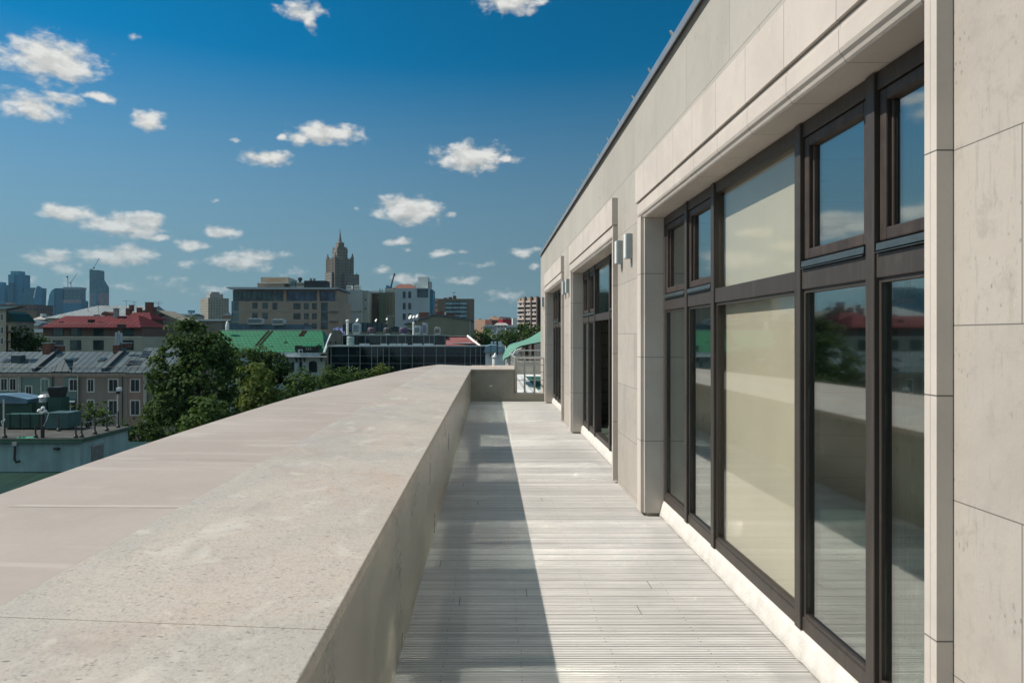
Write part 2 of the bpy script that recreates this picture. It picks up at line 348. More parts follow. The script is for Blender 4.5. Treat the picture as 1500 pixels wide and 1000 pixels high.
def leaf_mat(name, dark, light, sun):
    m, T, b = newmat(name); t = m.node_tree
    geo = T.n('ShaderNodeNewGeometry'); c = coord(T)
    rp = geo.outputs['Random Per Island']
    col = T.mix(T.ramp(T.noise(c, .55, 4, .6), .34, .66), dark, light)
    col = T.mix(T.ramp(rp, .55, 1, 0, .6, False), col, sun)  # third, lighter tone falls on leaves at random
    b.inputs['Roughness'].default_value = .8; b.inputs['Specular IOR Level'].default_value = .08; T.put(b.inputs['Base Color'], col)
    tr = T.n('ShaderNodeBsdfTranslucent'); T.put(tr.inputs[0], T.mix(1, col, (1.25, 1.35, .6), 'MULTIPLY'))
    mx = T.n('ShaderNodeMixShader'); mx.inputs[0].default_value = .28
    T.put(mx.inputs[1], b.outputs[0]); T.put(mx.inputs[2], tr.outputs[0]); T.put(t.nodes['Material Output'].inputs[0], mx.outputs[0]); return m
M = dict(
 granite=granite_mat(), ledge=ledge_mat(), clad=clad_mat(), deck=deck_mat(), frame=frame_mat(),
 wall=stone_mat('limestone cladding', (.40, .365, .322), (.275, .255, .225), (.532, .04), (.97, .30), .6),
 trim=stone_mat('cream stone trim', (.53, .48, .43), (.46, .42, .38), None, None, .0, .004, .25),
 trimv=stone_mat('cream stone jamb', (.53, .48, .43), (.46, .42, .38), (.748, .674), None, .0, .005, .25),
 triml=stone_mat('cream stone lintel', (.53, .48, .43), (.46, .42, .38), None, (.52, .13), .0, .004, .25),
 sash=pmat('brown sash', (.062, .046, .038), .5, .2, 9, streak=.35),
 drip=pmat('drip rail', (.045, .06, .065), .35, .15, 9),
 glass=glass_mat('window glass', (.64, .74, .69), .36, .64), glassb=glass_mat('blind window glass', (.95, .95, .92), .05, .9),
 blind=pmat('beige roller blind', (.475, .44, .372), .9, .03, 3), curtain=pmat('sheer curtain', (.11, .115, .105), .95, .15, 4, streak=.3),
 foam=pmat('white sealed strip', (.60, .575, .53), .6, .1, 9, bmp=.6),
 block=stone_mat('room block wall', (.34, .34, .31), (.24, .24, .22), (.21, 0), (.41, 0), .0, .014, .3),
 roomfloor=pmat('room floor', (.40, .39, .36), .7), plaster=pmat('plaster', (.5, .49, .46), .9),
 metal=pmat('zinc metal', (.34, .36, .37), .42, .12, 3, .6), lamp=pmat('lamp housing', (.30, .35, .36), .4, .05, 4, .3), lampglass=pmat('lamp front', (.75, .77, .76), .3, .03),
 white=pmat('white paint', (.66, .66, .63), .6, .1, 2), steel=pmat('steel', (.42, .41, .38), .4, .1, 3, .4), black=pmat('dark metal', (.025, .027, .026), .5, .2, 3),
 concrete=pmat('concrete', (.30, .29, .27), .9, .2, 1.2, bmp=.3), asphalt=pmat('asphalt', (.055, .055, .055), .95, .25, .15),
)
M['ac'] = pmat('painted unit', (.34, .40, .43), .5, .15, 1.5); M['brick'] = pmat('chimney brick', (.17, .075, .055), .9, .3, 3, bmp=.4)
M['pane'] = dark_glass('far window pane'); M['panel'] = dark_glass('greenish pane', (.035, .06, .06), .08)
M['bark'] = pmat('bark', (.07, .055, .042), .95, .3, 5, bmp=.6)
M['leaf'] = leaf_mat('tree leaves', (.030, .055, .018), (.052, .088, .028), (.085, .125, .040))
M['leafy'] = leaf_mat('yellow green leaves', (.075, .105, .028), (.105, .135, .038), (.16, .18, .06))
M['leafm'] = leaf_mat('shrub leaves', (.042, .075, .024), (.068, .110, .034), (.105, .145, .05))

# ------------------------------------------------------------------ setting
g = MB(); g.box(-9000, 9000, -600, 12000, GZ-.5, GZ).build('ground', M['asphalt'])['kind'] = 'structure'
# ribbed decking, boards laid across the terrace
d = MB(); y = -4.5
while y < 18.79:
    for k in range(7):
        y0 = y+.0025+k*.0207; a, b, c_, e = y0, y0+.0015, y0+.0135, y0+.015
        d.quad((-.46, a, -.0045), (1.72, a, -.0045), (1.72, b, 0), (-.46, b, 0))
        d.quad((-.46, b, 0), (1.72, b, 0), (1.72, c_, 0), (-.46, c_, 0))
        d.quad((-.46, c_, 0), (1.72, c_, 0), (1.72, e, -.0045), (-.46, e, -.0045))
        d.quad((-.46, e, -.0045), (1.72, e, -.0045), (1.72, y0+.0207, -.0045), (-.46, y0+.0207, -.0045))
    y += .15
d = d.build('terrace_floor', M['deck']); d['kind'] = 'structure'
MB().box(-.46, 1.72, -4.5, 18.79, -.1, -.022).build('terrace_bed', M['black'])['kind'] = 'structure'

# ------------------------------------------------------------------ the stone building beside the terrace
XT, XJ, XF, XW = 1.365, 1.395, 1.565, 1.417
WINS = [(2.353, 6.72), (8.32, 12.5), (14.2, 18.22)]
BL = thing('stone_building', 'pale limestone clad building with three tall dark framed windows along the terrace', 'building', (3, 8, 0))
w = MB(); edges = [-4.5]
for a, b in WINS: edges += [a-.03, b+.03]
edges.append(20.5)
for i in range(0, len(edges), 2): w.box(XW, 1.80, edges[i], edges[i+1], -.1, 2.70)
w.box(XW, 1.80, -4.5, 20.5, 2.70, 3.82)
w.build('wall', M['wall'], BL)
MB().box(1.80, 9, -4.5, 20.5, 3.4, 3.82).build('roof', M['metal'], BL)
re = MB(); re.prism([(1.375, 3.822), (1.375, 3.80), (1.385, 3.80), (1.385, 3.838), (1.80, 3.90), (1.80, 3.93), (1.375, 3.862)], -4.5, 20.55).build('roof_edge', M['metal'], BL)
for k in range(24):
    yy = 1.1+k*.77+random.uniform(-.03, .03)
    MB().tube([(1.42, yy, 3.865), (1.385, yy+.02, 3.93), (1.40, yy+.10, 3.955), (1.44, yy+.17, 3.925), (1.46, yy+.2, 3.87)], .007, 5).build('roof_hook', M['steel'], BL)
# room behind the glass
MB().box(6.0, 6.3, -4.5, 20.5, 0, 3.39).build('inner_wall', M['block'], BL)
MB().box(1.80, 6.0, -4.5, 20.5, -.1, .10).build('room_floor', M['roomfloor'], BL)
rp = MB()
for yy in (1.6, 7.45, 13.3, 19.4): MB().box(1.803, 5.997, yy, yy+.3, .103, 3.397).build('partition', M['block'], BL)
MB().box(-1.9, 9, -4.5, 20.6, GZ, -.103).build('base_storeys', M['concrete'], BL)
for a, b in WINS:
    s = MB(); a0 = a-.064
    # far jamb: outer fillet, face, inner step, lining
    s.box(XT+.012, XW-.002, b+.195, b+.225, .03, 2.826); s.box(XT, XW-.002, b+.03, b+.188, .03, 2.69)
    s.box(XT+.026, XW-.002, b+.187, b+.196, .03, 2.826); s.box(XJ, XF+.1, b, b+.0285, .03, 2.668)
    s2 = MB(); s2.box(XT, XW-.002, a0, a-.0315, .03, 2.826); s2.box(XT, XF+.1, a-.03, a, .03, 2.668)
    s.build('jamb', M['trimv'], BL); s2.build('jamb', M['trimv'], BL)
    l = MB()
    l.box(XT-.010, XW-.002, a0, b+.232, 2.835, 3.133)
    l.prism([(XW-.002, 2.827), (XT+.006, 2.827), (XT+.006, 2.806), (XT, 2.80), (XT, 2.722), (XT+.006, 2.706), (XT+.018, 2.694), (XT+.024, 2.68), (XJ+.002, 2.671), (XF+.1, 2.671), (XF+.1, 2.70), (XW-.002, 2.70)], a-.03, b+.187)
    l.build('lintel', M['triml'], BL)
def make_window(a, b, blinds, open_mid):
    k = (b-a)/(6.72-2.353); yy = lambda q: a+(q-2.353)*k
    mul = [yy(3.06), yy(3.78), yy(5.22), yy(5.93)]
    f = MB(); z0, zt0, zt1, z1 = .14, 1.838, 1.936, 2.669; xb = XF+.09
    f.box(XF, xb, a, a+.06, z0, z1); f.box(XF, xb, b-.06, b, z0, z1)
    f.box(XF, xb, a+.06, b-.06, z1-.075, z1); f.box(XF, xb, a+.06, b-.06, z0, z0+.07)
    cells = []; e = [a+.06]
    for mm in mul:
        f.box(XF-.014, xb, mm-.034, mm+.034, z0+.002, z1-.004); e += [mm-.034, mm+.034]
    e.append(b-.06)
    for i in range(0, 10, 2):
        f.box(XF-.004, xb, e[i], e[i+1], zt0, zt1); cells.append((e[i], e[i+1]))
    fr = f.build('window', M['frame'], BL, bevel=.004)
    for i, (c0, c1) in enumerate(cells):
        mid = i == 2
        gm = M['glassb'] if (mid and blinds) else M['glass']
        if not (mid and open_mid):
            MB().box(XF+.024, XF+.030, c0+.01, c1-.01, z0+.075, zt0-.005).build('pane', gm, fr)
            bd = MB()
            for (p, q, r, t) in ((c0, c0+.018, z0+.07, zt0), (c1-.018, c1, z0+.07, zt0), (c0+.018, c1-.018, z0+.07, z0+.088), (c0+.018, c1-.018, zt0-.018, zt0)):
                bd.box(XF+.008, XF+.0235, p, q, r, t)
            bd.build('glazing_bead', M['frame'], fr)
        if mid:
            MB().box(XF+.024, XF+.030, c0+.01, c1-.01, zt1+.005, z1-.08).build('pane', gm, fr)
            if blinds:
                MB().box(XF+.07, XF+.074, c0-.03, c1+.03, z0+.03, zt0+.03).build('roller_blind', M['blind'], fr)
                MB().box(XF+.07, XF+.074, c0-.03, c1+.03, zt1-.03, z1-.03).build('roller_blind', M['blind'], fr)
        else:
            s0, s1 = c0+.006, c1-.006; t0, t1 = zt1+.05, z1-.08; x0, x1 = XF+.006, XF+.05
            sh = MB(); sw = .05
            sh.box(x0, x1, s0, s0+sw, t0, t1); sh.box(x0, x1, s1-sw, s1, t0, t1); sh.box(x0, x1, s0+sw, s1-sw, t1-sw, t1); sh.box(x0, x1, s0+sw, s1-sw, t0, t0+sw)
            sh.box(x0+.02, x1, s0+sw, s0+sw+.015, t0+sw, t1-sw); sh.box(x0+.02, x1, s1-sw-.015, s1-sw, t0+sw, t1-sw)
            sh.build('sash', M['sash'], fr, bevel=.006)
            MB().box(XF+.036, XF+.042, s0+sw-.005, s1-sw+.005, t0+sw-.005, t1-sw+.005).build('pane', M['glass'], fr)
            dr = MB(); dr.prism([(XF+.03, zt1+.049), (XF-.012, zt1+.040), (XF-.014, zt1+.012), (XF+.004, zt1+.006), (XF-.018, zt1+.0045), (XF-.020, zt1+.0015), (XF+.03, zt1+.0015)], s0+.01, s1-.01)
            dr.build('drip_rail', M['drip'], fr)
    # sealed white strip along the foot
    n = 90; prof = [(XF+.02, .139), (XF-.004, .139), (XF-.014, .11), (XF-.028, .06), (XF-.036, .018), (XF-.030, .002), (XF+.02, .002)]
    vs = []; fs = []; m = len(prof)
    for i in range(n+1):
        yv = a+.01+(b-a-.02)*i/n
        for j, (px, pz) in enumerate(prof):
            q = .006*math.sin(i*.9+j)*random.random()+random.uniform(-.003, .003) if 1 < j < 6 else 0
            vs.append((px-abs(q)*1.2, yv, max(.002, pz+q)))
    for i in range(n): fs += [(i*m+j, i*m+(j+1) % m, (i+1)*m+(j+1) % m, (i+1)*m+j) for j in range(m)]
    fs += [tuple(range(m)), tuple(range(n*m+m-1, n*m-1, -1))]
    MB().add(vs, fs).build('sill_strip', M['foam'], fr, smooth=True)
    # sheer curtain leaves hanging inside at the two near lights
    if blinds:
        for (c0, c1) in (cells[0], cells[1]):
            vs = []; n = 40
            for i in range(n+1):
                yv = c0+(c1-c0)*.45*i/n; vs += [(XF+.3+.03*math.sin(i*1.3), yv, .25), (XF+.3+.03*math.sin(i*1.3), yv, 2.6)]
            MB().add(vs, [(2*i, 2*i+2, 2*i+3, 2*i+1) for i in range(n)]).build('curtain', M['curtain'], fr, smooth=True)
    return fr
make_window(*WINS[0], True, False); make_window(*WINS[1], False, True); make_window(*WINS[2], False, False)
def wall_lamp(y, label):
    t = thing('wall_lamp', label, 'wall lamp', (XW, y, 2.38), 0, 'box lamps on the stone wall')
    MB().box(XW-.058, XW-.001, y, y+.095, 2.38, 2.625).build('housing', M['lamp'], t, bevel=.003)
    MB().box(XW-.072, XW-.0585, y+.003, y+.092, 2.384, 2.621).build('diffuser', M['lampglass'], t, bevel=.003)
    MB().tube([(XW-.012, y+.012, 2.38), (XW-.012, y+.012, 2.29)], .008, 6).build('conduit', M['metal'], t)
wall_lamp(7.40, 'grey box lamp nearest the camera, beside the big blind window')
wall_lamp(7.94, 'grey box lamp next to the edge of the middle window, second from the camera')
wall_lamp(13.15, 'small grey box lamp between the middle and the farthest window, nearer one of the two')
wall_lamp(13.72, 'small grey box lamp right at the trim of the farthest window')
wall_lamp(19.15, 'farthest grey box lamp near the corner of the stone building')

# ------------------------------------------------------------------ the parapet
PA = thing('parapet_wall', 'low terrace parapet with wide pale granite coping and pinkish outer ledge', 'parapet', (-1, 8, 0))
MB().box(-.60, -.445, -4.5, 18.8, -.1, .757).build('cladding', M['clad'], PA)
ys = [-4.5, -2.4, -.2, 2.04, 4.3, 6.56, 8.82, 11.1, 13.36, 15.6, 17.86, 20.9]
for a, b in zip(ys, ys[1:]):
    c = MB(); xr = .645 if b > 20 else -.440
    c.prism([(-1.38, .845), (-1.38, .795), (-.440, .758), (-.440, .808)], a+.0015, b-.0015)
    if b > 20: c.prism([(18.775, .762), (18.775, .806), (19.25, .885), (19.25, .762)], -.4395, .645, 'x')
    c.build('coping_slab', M['granite'], PA, bevel=.004)
MB().box(-.4445, .632, 18.81, 19.2, -.1, .759).build('end_panel', M['clad'], PA)
kb = MB().box(.6325, 1.415, 18.81, 19.05, -.1, .175).build('kerb', M['clad'], PA)
MB().box(.6325, 1.415, 18.79, 19.07, .176, .20).build('kerb_cap', M['granite'], PA)
outer = [(-4.5,-1.85),(-1,-2.08),(1.5,-2.25),(3.65,-2.376),(5.12,-2.45),(7.0,-2.49),(9.4,-2.49),(12.1,-2.38),(15.3,-2.17),(17.6,-1.98),(19.4,-1.72),(20.9,-1.42)]
n = 120; vs = []; fs = []
oy = [p[0] for p in outer]; ox = [p[1] for p in outer]
def outx(q):
    i = max(0, min(len(oy)-2, sum(1 for v in oy if v <= q)-1)); 
    p0, p1, p2, p3 = ox[max(i-1, 0)], ox[i], ox[i+1], ox[min(i+2, len(ox)-1)]; t = (q-oy[i])/(oy[i+1]-oy[i])
    return .5*((2*p1)+(-p0+p2)*t+(2*p0-5*p1+4*p2-p3)*t*t+(-p0+3*p1-3*p2+p3)*t**3)
for i in range(n+1):
    q = -4.5+25.4*i/n; xo = outx(q)
    sl = [(-1.383, .842), (-1.383+(xo+1.383)*.33, .846), (-1.383+(xo+1.383)*.66, .848), (xo+.03, .848), (xo, .832), (xo+.01, .62), (-1.383, .62)]
    vs += [(px, q, pz+(random.uniform(-.0015, .0015) if j in (1, 2) else 0)) for j, (px, pz) in enumerate(sl)]
m = 7
for i in range(n): fs += [(i*m+j, i*m+(j+1) % m, (i+1)*m+(j+1) % m, (i+1)*m+j) for j in range(m)]
fs += [tuple(range(m)), tuple(range(n*m+m-1, n*m-1, -1))]
MB().add(vs, fs).build('outer_ledge', M['ledge'], PA)
co = MB()
for i in range(40):
    q0, q1 = -4.5+25.3*i/40, -4.5+25.3*(i+1)/40
    co.hexa([(outx(q0)+.15, q0, -3), (-.601, q0, -3), (-.601, q1, -3), (outx(q1)+.15, q1, -3)], [(outx(q0)+.15, q0, .619), (-.601, q0, .619), (-.601, q1, .619), (outx(q1)+.15, q1, .619)])
co.build('core', M['concrete'], PA)
t = thing('step_light', 'small square light plate set low in the grey end panel of the parapet', 'wall light', (.03, 18.80, .37))
MB().box(.0, .10, 18.792, 18.808, .36, .41).build('frame', M['steel'], t); MB().box(.015, .085, 18.788, 18.7915, .368, .402).build('lens', M['lampglass'], t)
# ------------------------------------------------------------------ far terrace behind the kerb
FT = MB().box(.55, 14, 19.07, 34, -.3, -.004).build('far_terrace_floor', M['white']); FT['kind'] = 'structure'
t = thing('roof_lawn_mat', 'dark green mat lying on the pale floor beyond the steel railing', 'mat', (2.2, 24, 0))
MB().box(1.50, 9, 23.0, 30.6, -.003, .012).build('sheet', pmat('green mat', (.012, .085, .065), .8, .2, 1), t)
def railing(label, p, q, posts, h=1.06, rails=(.12, .42, .62, .84), group='steel railings of the far terrace'):
    p = Vector(p); q = Vector(q); t = thing('railing', label, 'railing', p, 0, group)
    for k in range(posts):
        c = p+(q-p)*k/(posts-1); MB().tube([c, c+Vector((0, 0, h-.02))], .024, 8).build('post', M['steel'], t)
    MB().tube([p+Vector((0, 0, h)), q+Vector((0, 0, h))], .026, 8).build('handrail', M['steel'], t)
    for r in rails: MB().tube([p+Vector((0, 0, r)), q+Vector((0, 0, r))], .010, 6).build('rail', M['steel'], t)
railing('steel railing across the end of the terrace with one bright post, above the low kerb', (.66, 18.95, .2), (1.40, 18.95, .2), 4, .88, (.32, .52, .7))
railing('steel railing running away along the left edge of the far terrace', (.70, 19.2, 0), (.72, 30.5, 0), 9)
railing('dark steel railing crossing the far terrace behind the green mat', (.9, 31.2, 0), (6, 31.2, 0), 4)
t = thing('planter_wall', 'beige low planter wall with slatted screen at the back of the far terrace', 'planter', (4, 33, 0))
MB().box(.8, 12, 32.6, 33.4, -.3, .55).build('planter', pmat('beige render', (.36, .32, .27), .9), t)
MB().box(2.0, 12, 32.9, 33.0, .56, 1.45).build('slat_screen', seam_mat('slats', (.30, .27, .25), .09, 0, .8), t)
# mint canopy
t = thing('mint_canopy', 'mint green fabric canopy swooping down behind the far terrace', 'canopy', (1.6, 27, 0))
tp = [(736,523),(741,511),(746,505),(752,502.5),(760,500.5),(768,498),(777,494),(785,489),(793,484),(812,474),(850,456)]
bt = [(739,525),(746,521.5),(751,515),(757,509.5),(763,506.5),(770,505),(777,503.5),(785,502),(793,500.5),(812,497),(850,489)]
vs = []; fs = []; n = 10; m = 8
for a, b in zip(tp, bt):
    A_, B_ = P(*a, 27.5), P(*b, 24)
    for j in range(m+1): v = j/m; q = B_*(1-v)+A_*v; vs.append((q.x, q.y, q.z-.07*math.sin(v*math.pi)))
for i in range(n):
    for j in range(m): a = i*(m+1)+j; fs.append((a, a+m+1, a+m+2, a+1))
vb = [(a, b, c-.03) for a, b, c in vs]; q = len(vs)
MB().add(vs+vb, fs+[tuple(k+q for k in reversed(f)) for f in fs]).build('fabric', pmat('mint fabric', (.10, .235, .175), .75, .08, 2), t, smooth=True)
for k in range(4): MB().tube([(.62+.02*k, 24.4+k*1.1, 0), (.62+.02*k, 24.4+k*1.1, .98)], .03, 6).build('post', M['white'], t)
t = thing('striped_vent', 'small striped metal louvre box at the low end of the mint canopy', 'vent', (.9, 23.6, 0))
lv = MB(); 
for k in range(4): lv.prism([(.74+k*.05, 1.06+.025*k), (.765+k*.05, 1.06+.025*k), (.885+k*.05, 1.22+.015*k), (.86+k*.05, 1.22+.015*k)], 23.5, 23.9)
lv.build('louvre', M['white'], t); MB().box(.74, .98, 23.6, 23.8, 1.0, 1.05).build('bracket', M['steel'], t)
MB().box(.84, .88, 23.65, 23.75, 0, .999).build('leg', M['steel'], t)

# ------------------------------------------------------------------ city: builders
def wind(b, px0, px1, py0, py1, D, fm, gm, fw=.11, bars=(1, 0), out=.05, name='window'):
    x0, x1, z0, z1 = X(px0, D), X(px1, D), Z(py1, D), Z(py0, D); y0 = D-out
    f = MB(); f.box(x0-fw, x0, y0, D-.001, z0-fw, z1+fw); f.box(x1, x1+fw, y0, D-.001, z0-fw, z1+fw)
    f.box(x0, x1, y0, D-.001, z1, z1+fw); f.box(x0, x1, y0-.06, D-.001, z0-fw, z0)
    for k in range(bars[0]): c = x0+(x1-x0)*(k+1)/(bars[0]+1); f.box(c-.02-fw*.05, c+.02+fw*.05, y0+.012, D-.03, z0, z1)
    for k in range(bars[1]): c = z0+(z1-z0)*(k+1)/(bars[1]+1)+.2; f.box(x0, x1, y0+.014, D-.032, c-.03, c+.03)
    o = f.build(name, fm, b)
    MB().box(x0, x1, D-.022, D-.003, z0, z1).build('pane', gm, o); return o
def boxp(px0, px1, py0, py1, D, dep, z0=None):
    return MB().box(X(px0, D), X(px1, D), D, D+dep, Z(py1, D) if z0 is None else z0, Z(py0, D))
def root(name, label, cat, px, D, group=None, z=GZ): return thing(name, label, cat, (X(px, D), D, z), 0, group)
def pipe(b, px, py0, py1, D, mat, r=.07, name='downpipe'):
    MB().tube([(X(px, D), D-.15, Z(py1, D)), (X(px, D), D-.15, Z(py0, D))], r, 6).build(name, mat, b)
def chimney(par, px0, px1, py0, py1, D, dep=.9, mat=None, cap=True):
    o = boxp(px0, px1, py0, py1, D, dep).build('chimney', mat or M['brick'], par)
    if cap: MB().box(X(px0, D)-.1, X(px1, D)+.1, D-.1, D+dep+.1, Z(py0, D)+.002, Z(py0, D)+.12).build('cap', M['metal'], o)
    return o
def antenna(px, py0, py1, D, label, arms=3, w=1.1, group='tv antennas on the roofs'):
    t = thing('tv_antenna', label, 'antenna', (X(px, D), D, Z(py1, D)), 0, group)
    z0, z1 = Z(py1, D), Z(py0, D); x = X(px, D); r = max(.03, D*.00022)
    MB().tube([(x, D, z0), (x, D, z1)], r, 5).build('mast', M['black'], t)
    a = MB()
    for k in range(arms): zz = z1-.12-(z1-z0)*.18*k; ww = w*(1-.25*k); a.box(x-ww, x+ww, D-r, D+r, zz-r*.6, zz+r*.6)
    a.build('crossbar', M['black'], t)
def dish(px, py, D, r, label, post=1.2):
    r = r*.72
    c = P(px, py, D); t = thing('satellite_dish', label, 'satellite dish', (c.x, c.y, c.z-post))
    ang = R(35); n = 14; vs = []; fs = []
    for k, (q, dz) in enumerate([(0, .0), (.5, .06), (1, .24)]):
        for j in range(n):
            a = 2*math.pi*j/n; p = Vector((q*r*math.cos(a), -dz*r, q*r*math.sin(a))); p = Matrix.Rotation(R(-50), 3, 'Z') @ (Matrix.Rotation(R(-25), 3, 'X') @ p); vs.append(c+p)
    for k in range(2): fs += [(k*n+j, k*n+(j+1) % n, (k+1)*n+(j+1) % n, (k+1)*n+j) for j in range(n)]
    MB().add(vs, fs).build('reflector', M['white'], t, smooth=True)
    MB().tube([c+Vector((0, .1, -post)), c+Vector((0, .1, -.1))], .06, 6).build('mast', M['steel'], t)
def acunit(px0, px1, py0, py1, D, dep, label, mat=None, group=None, fans=2):
    t = root('rooftop_unit', label, 'air conditioner', (px0+px1)/2, D, group, Z(py1, D))
    x0, x1, z0, z1 = X(px0, D), X(px1, D), Z(py1, D), Z(py0, D)
    MB().box(x0, x1, D, D+dep, z0+.15, z1).build('casing', mat or M['ac'], t)
    f = MB()
    for k in range(fans):
        c = x0+(x1-x0)*(k+.5)/fans; f.lathe((c, D+dep/2, z1+.002), [(min((x1-x0)/fans, dep)*.4, 0), (min((x1-x0)/fans, dep)*.4, .14), (min((x1-x0)/fans, dep)*.3, .15)], 12)
    f.build('fan_cowl', M['metal'], t)
    gr = MB(); 
    for k in range(4): zz = z0+.3+(z1-z0-.5)*k/4; gr.box(x0+.15, x1-.15, D-.03, D-.002, zz, zz+(z1-z0)*.08)
    gr.build('grille', M['black'], t); MB().box(x0+.1, x1-.1, D+.1, D+dep-.1, z0-.2, z0+.149).build('base', M['steel'], t)
def tree(name, label, D, blobs, leaf=.36, dens=1.0, mat='leaf', group=None, trunk=True, dep=1.0):
    """crown blobs in metres round a trunk that stands on the ground; leaves gathered into clumps with gaps between"""
    B = [(X(cx, D+dd), D+dd, Z(cy_, D+dd), rx*D/F, ry*D/F) for cx, cy_, rx, ry, dd in [(b+(0,))[:5] for b in blobs]]
    bx = sum(b[0]*b[3] for b in B)/sum(b[3] for b in B); by = sum(b[1] for b in B)/len(B)
    t = thing(name, label, 'tree', (bx, by, GZ), 0, group)
    Q = []
    for (x, y, z, rx, rz) in B:
        ry_ = rx*dep; area = rx*rz*12
        nc = max(10, int(area/(1.15*leaf*2.6)**2*dens*1.25))
        for k in range(nc):
            v = rng.normal(size=3); v /= np.linalg.norm(v)
            if v[2] < -.55 and rng.random() < .6: continue
            rr = 1.04-abs(rng.normal())*.22
            c = np.array((x, y, z))+v*np.array((rx, ry_, rz))*rr
            cr = leaf*rng.uniform(1.3, 3.0); nl = int(rng.uniform(18, 36)*dens)
            o = rng.normal(size=(nl, 3)); o /= np.linalg.norm(o, axis=1)[:, None]; o *= (rng.random((nl, 1))**.5)*cr
            o[:, 2] *= .62
            ctr = c+o; nrm = o/cr*.7+v*.55+rng.normal(size=(nl, 3))*.45+np.array((0, 0, .35)); nrm /= np.linalg.norm(nrm, axis=1)[:, None]
            u = np.cross(nrm, rng.normal(size=(nl, 3))); u /= np.linalg.norm(u, axis=1)[:, None]; w_ = np.cross(nrm, u)
            s = leaf*rng.uniform(.35, .75, (nl, 1)); u = u*s; w_ = w_*s*.62
            Q.append(np.stack([ctr-u, ctr+w_, ctr+u, ctr-w_], 1).reshape(-1, 3))
    V = np.concatenate(Q)-np.array((bx, by, GZ)); nq = len(V)//4
    me = bpy.data.meshes.new('crown'); me.vertices.add(len(V)); me.vertices.foreach_set('co', V.astype('f').ravel())
    me.loops.add(nq*4); me.loops.foreach_set('vertex_index', np.arange(nq*4, dtype='i'))
    me.polygons.add(nq); me.polygons.foreach_set('loop_start', np.arange(0, nq*4, 4, dtype='i')); me.update(calc_edges=True)
    me.materials.append(M[mat]); o = bpy.data.objects.new('crown', me); COL.objects.link(o); o.parent = t
    big = max(B, key=lambda b: b[3]*b[4]); tk = MB(); r0 = max(.12, big[3]*.09)
    tk.tube([(bx, by, GZ-.1), (bx+.1, by, (GZ+big[2])/2), (big[0], big[1], big[2]+big[4]*.2)], [r0, r0*.75, r0*.2], 8)
    for b in B: tk.tube([(bx+.08, by, GZ+(big[2]-big[4]-GZ)*.9), ((bx+b[0])/2, b[1], (b[2]+GZ+(big[2]-big[4]-GZ))/2), (b[0], b[1], b[2]+b[4]*.4)], [r0*.5, r0*.35, r0*.08], 6)
    tk.build('trunk', M['bark'], t); return t

# ------------------------------------------------------------------ rendered service block, lower left
D = 45
lowroof = seam_mat('green seamed roof', (.015, .042, .031), .5, .1, .5)
t = thing('lower_block', 'lower building with dark green metal roof beneath the white rendered rooftop block', 'building', (-36, 48, GZ))
MB().box(-60, -22.5, 40, 60, GZ, -6.9).build('wall', M['concrete'], t)
MB().hexa([(-60.3, 39.7, -6.9), (-22.2, 39.7, -6.9), (-22.2, 60.3, -6.9), (-60.3, 60.3, -6.9)], [(-60, 44, -6.45), (-22.5, 44, -6.45), (-22.5, 58, -6.45), (-60, 58, -6.45)]).build('roof', lowroof, t)
t = thing('service_block', 'white rendered flat roofed rooftop block with green edge trim in the lower left', 'building', (-36, 46, -6.4))
zt = -4.45; rend = pmat('grey white render', (.29, .40, .40), .9, .16, .5, bmp=.2, streak=.2)
MB().box(-62, -24.5, 45, 51, -6.6, zt-.25).build('wall', rend, t)
MB().box(-62, -24.35, 44.85, 51.15, zt-.249, zt-.02).build('roof_trim', pmat('dark green trim', (.04, .085, .06), .6), t)
MB().box(-62, -24.40, 44.9, 51.1, zt-.019, zt).build('roof', pmat('roof felt', (.055, .055, .048), .95, .3, .8), t)
MB().box(-62, -24.30, 44.80, 44.848, zt-.30, zt-.16).build('gutter', pmat('gutter green', (.05, .10, .07), .5), t)
MB().box(-24.499, -24.46, 46.3, 47.7, -6.5, -5.15).build('door', pmat('grey door', (.16, .17, .16), .7), t)
MB().box(-24.499, -24.40, 46.2, 47.8, -5.149, -5.05).build('door_hood', M['concrete'], t)
hp = MB(); hp.tube([P(22, 651, 44.8), P(21, 672, 44.8), P(24, 677, 44.8), P(29, 675, 44.8)], .07, 6); hp.build('hose', M['black'], t)
MB().cbox(P(22, 650, 44.8), (.25, .2, .2)).build('hose_bracket', M['steel'], t); MB().cbox(P(83, 657, 44.9), (.3, .2, .12)).build('spout', M['black'], t)
def roofpost(px, pyb, D, h, label):
    t = thing('railing_post', label, 'post', (X(px, D), D, zt), 0, 'dark rope posts round the service block roof')
    x = X(px, D); MB().tube([(x, D, zt+.06), (x, D, zt+h)], .05, 6).build('post', M['black'], t); MB().lathe((x, D, zt), [(.14, 0), (.13, .12), (.06, .22)], 8).build('foot', M['black'], t)
pl = [(7,45.2,.95,'rope post at the left end of the service block roof'),(52,45.2,.8,'rope post left of the cluttered lamp mast'),(111,45.2,.75,'thin rope post just left of the front corner of the service block roof'),
 (119.5,45.5,1.0,'rope post at the front right corner of the service block roof'),(139,47.0,1.0,'rope post second from the front corner along the right roof edge'),(156.5,48.6,1.05,'rope post third from the front corner along the right roof edge'),
 (173,50.4,1.1,'rope post at the back right corner of the service block roof'),(128.5,50.6,.9,'rope post at the back edge behind the small plants'),(86,48.5,.9,'rope post in front of the long green duct')]
for a in pl: roofpost(a[0], 0, a[1], a[2], a[3])
ch = thing('rope', 'thin sagging rope strung between the dark roof posts', 'rope', (X(119.5, 45.5), 45.5, zt+.9)); rp = MB()
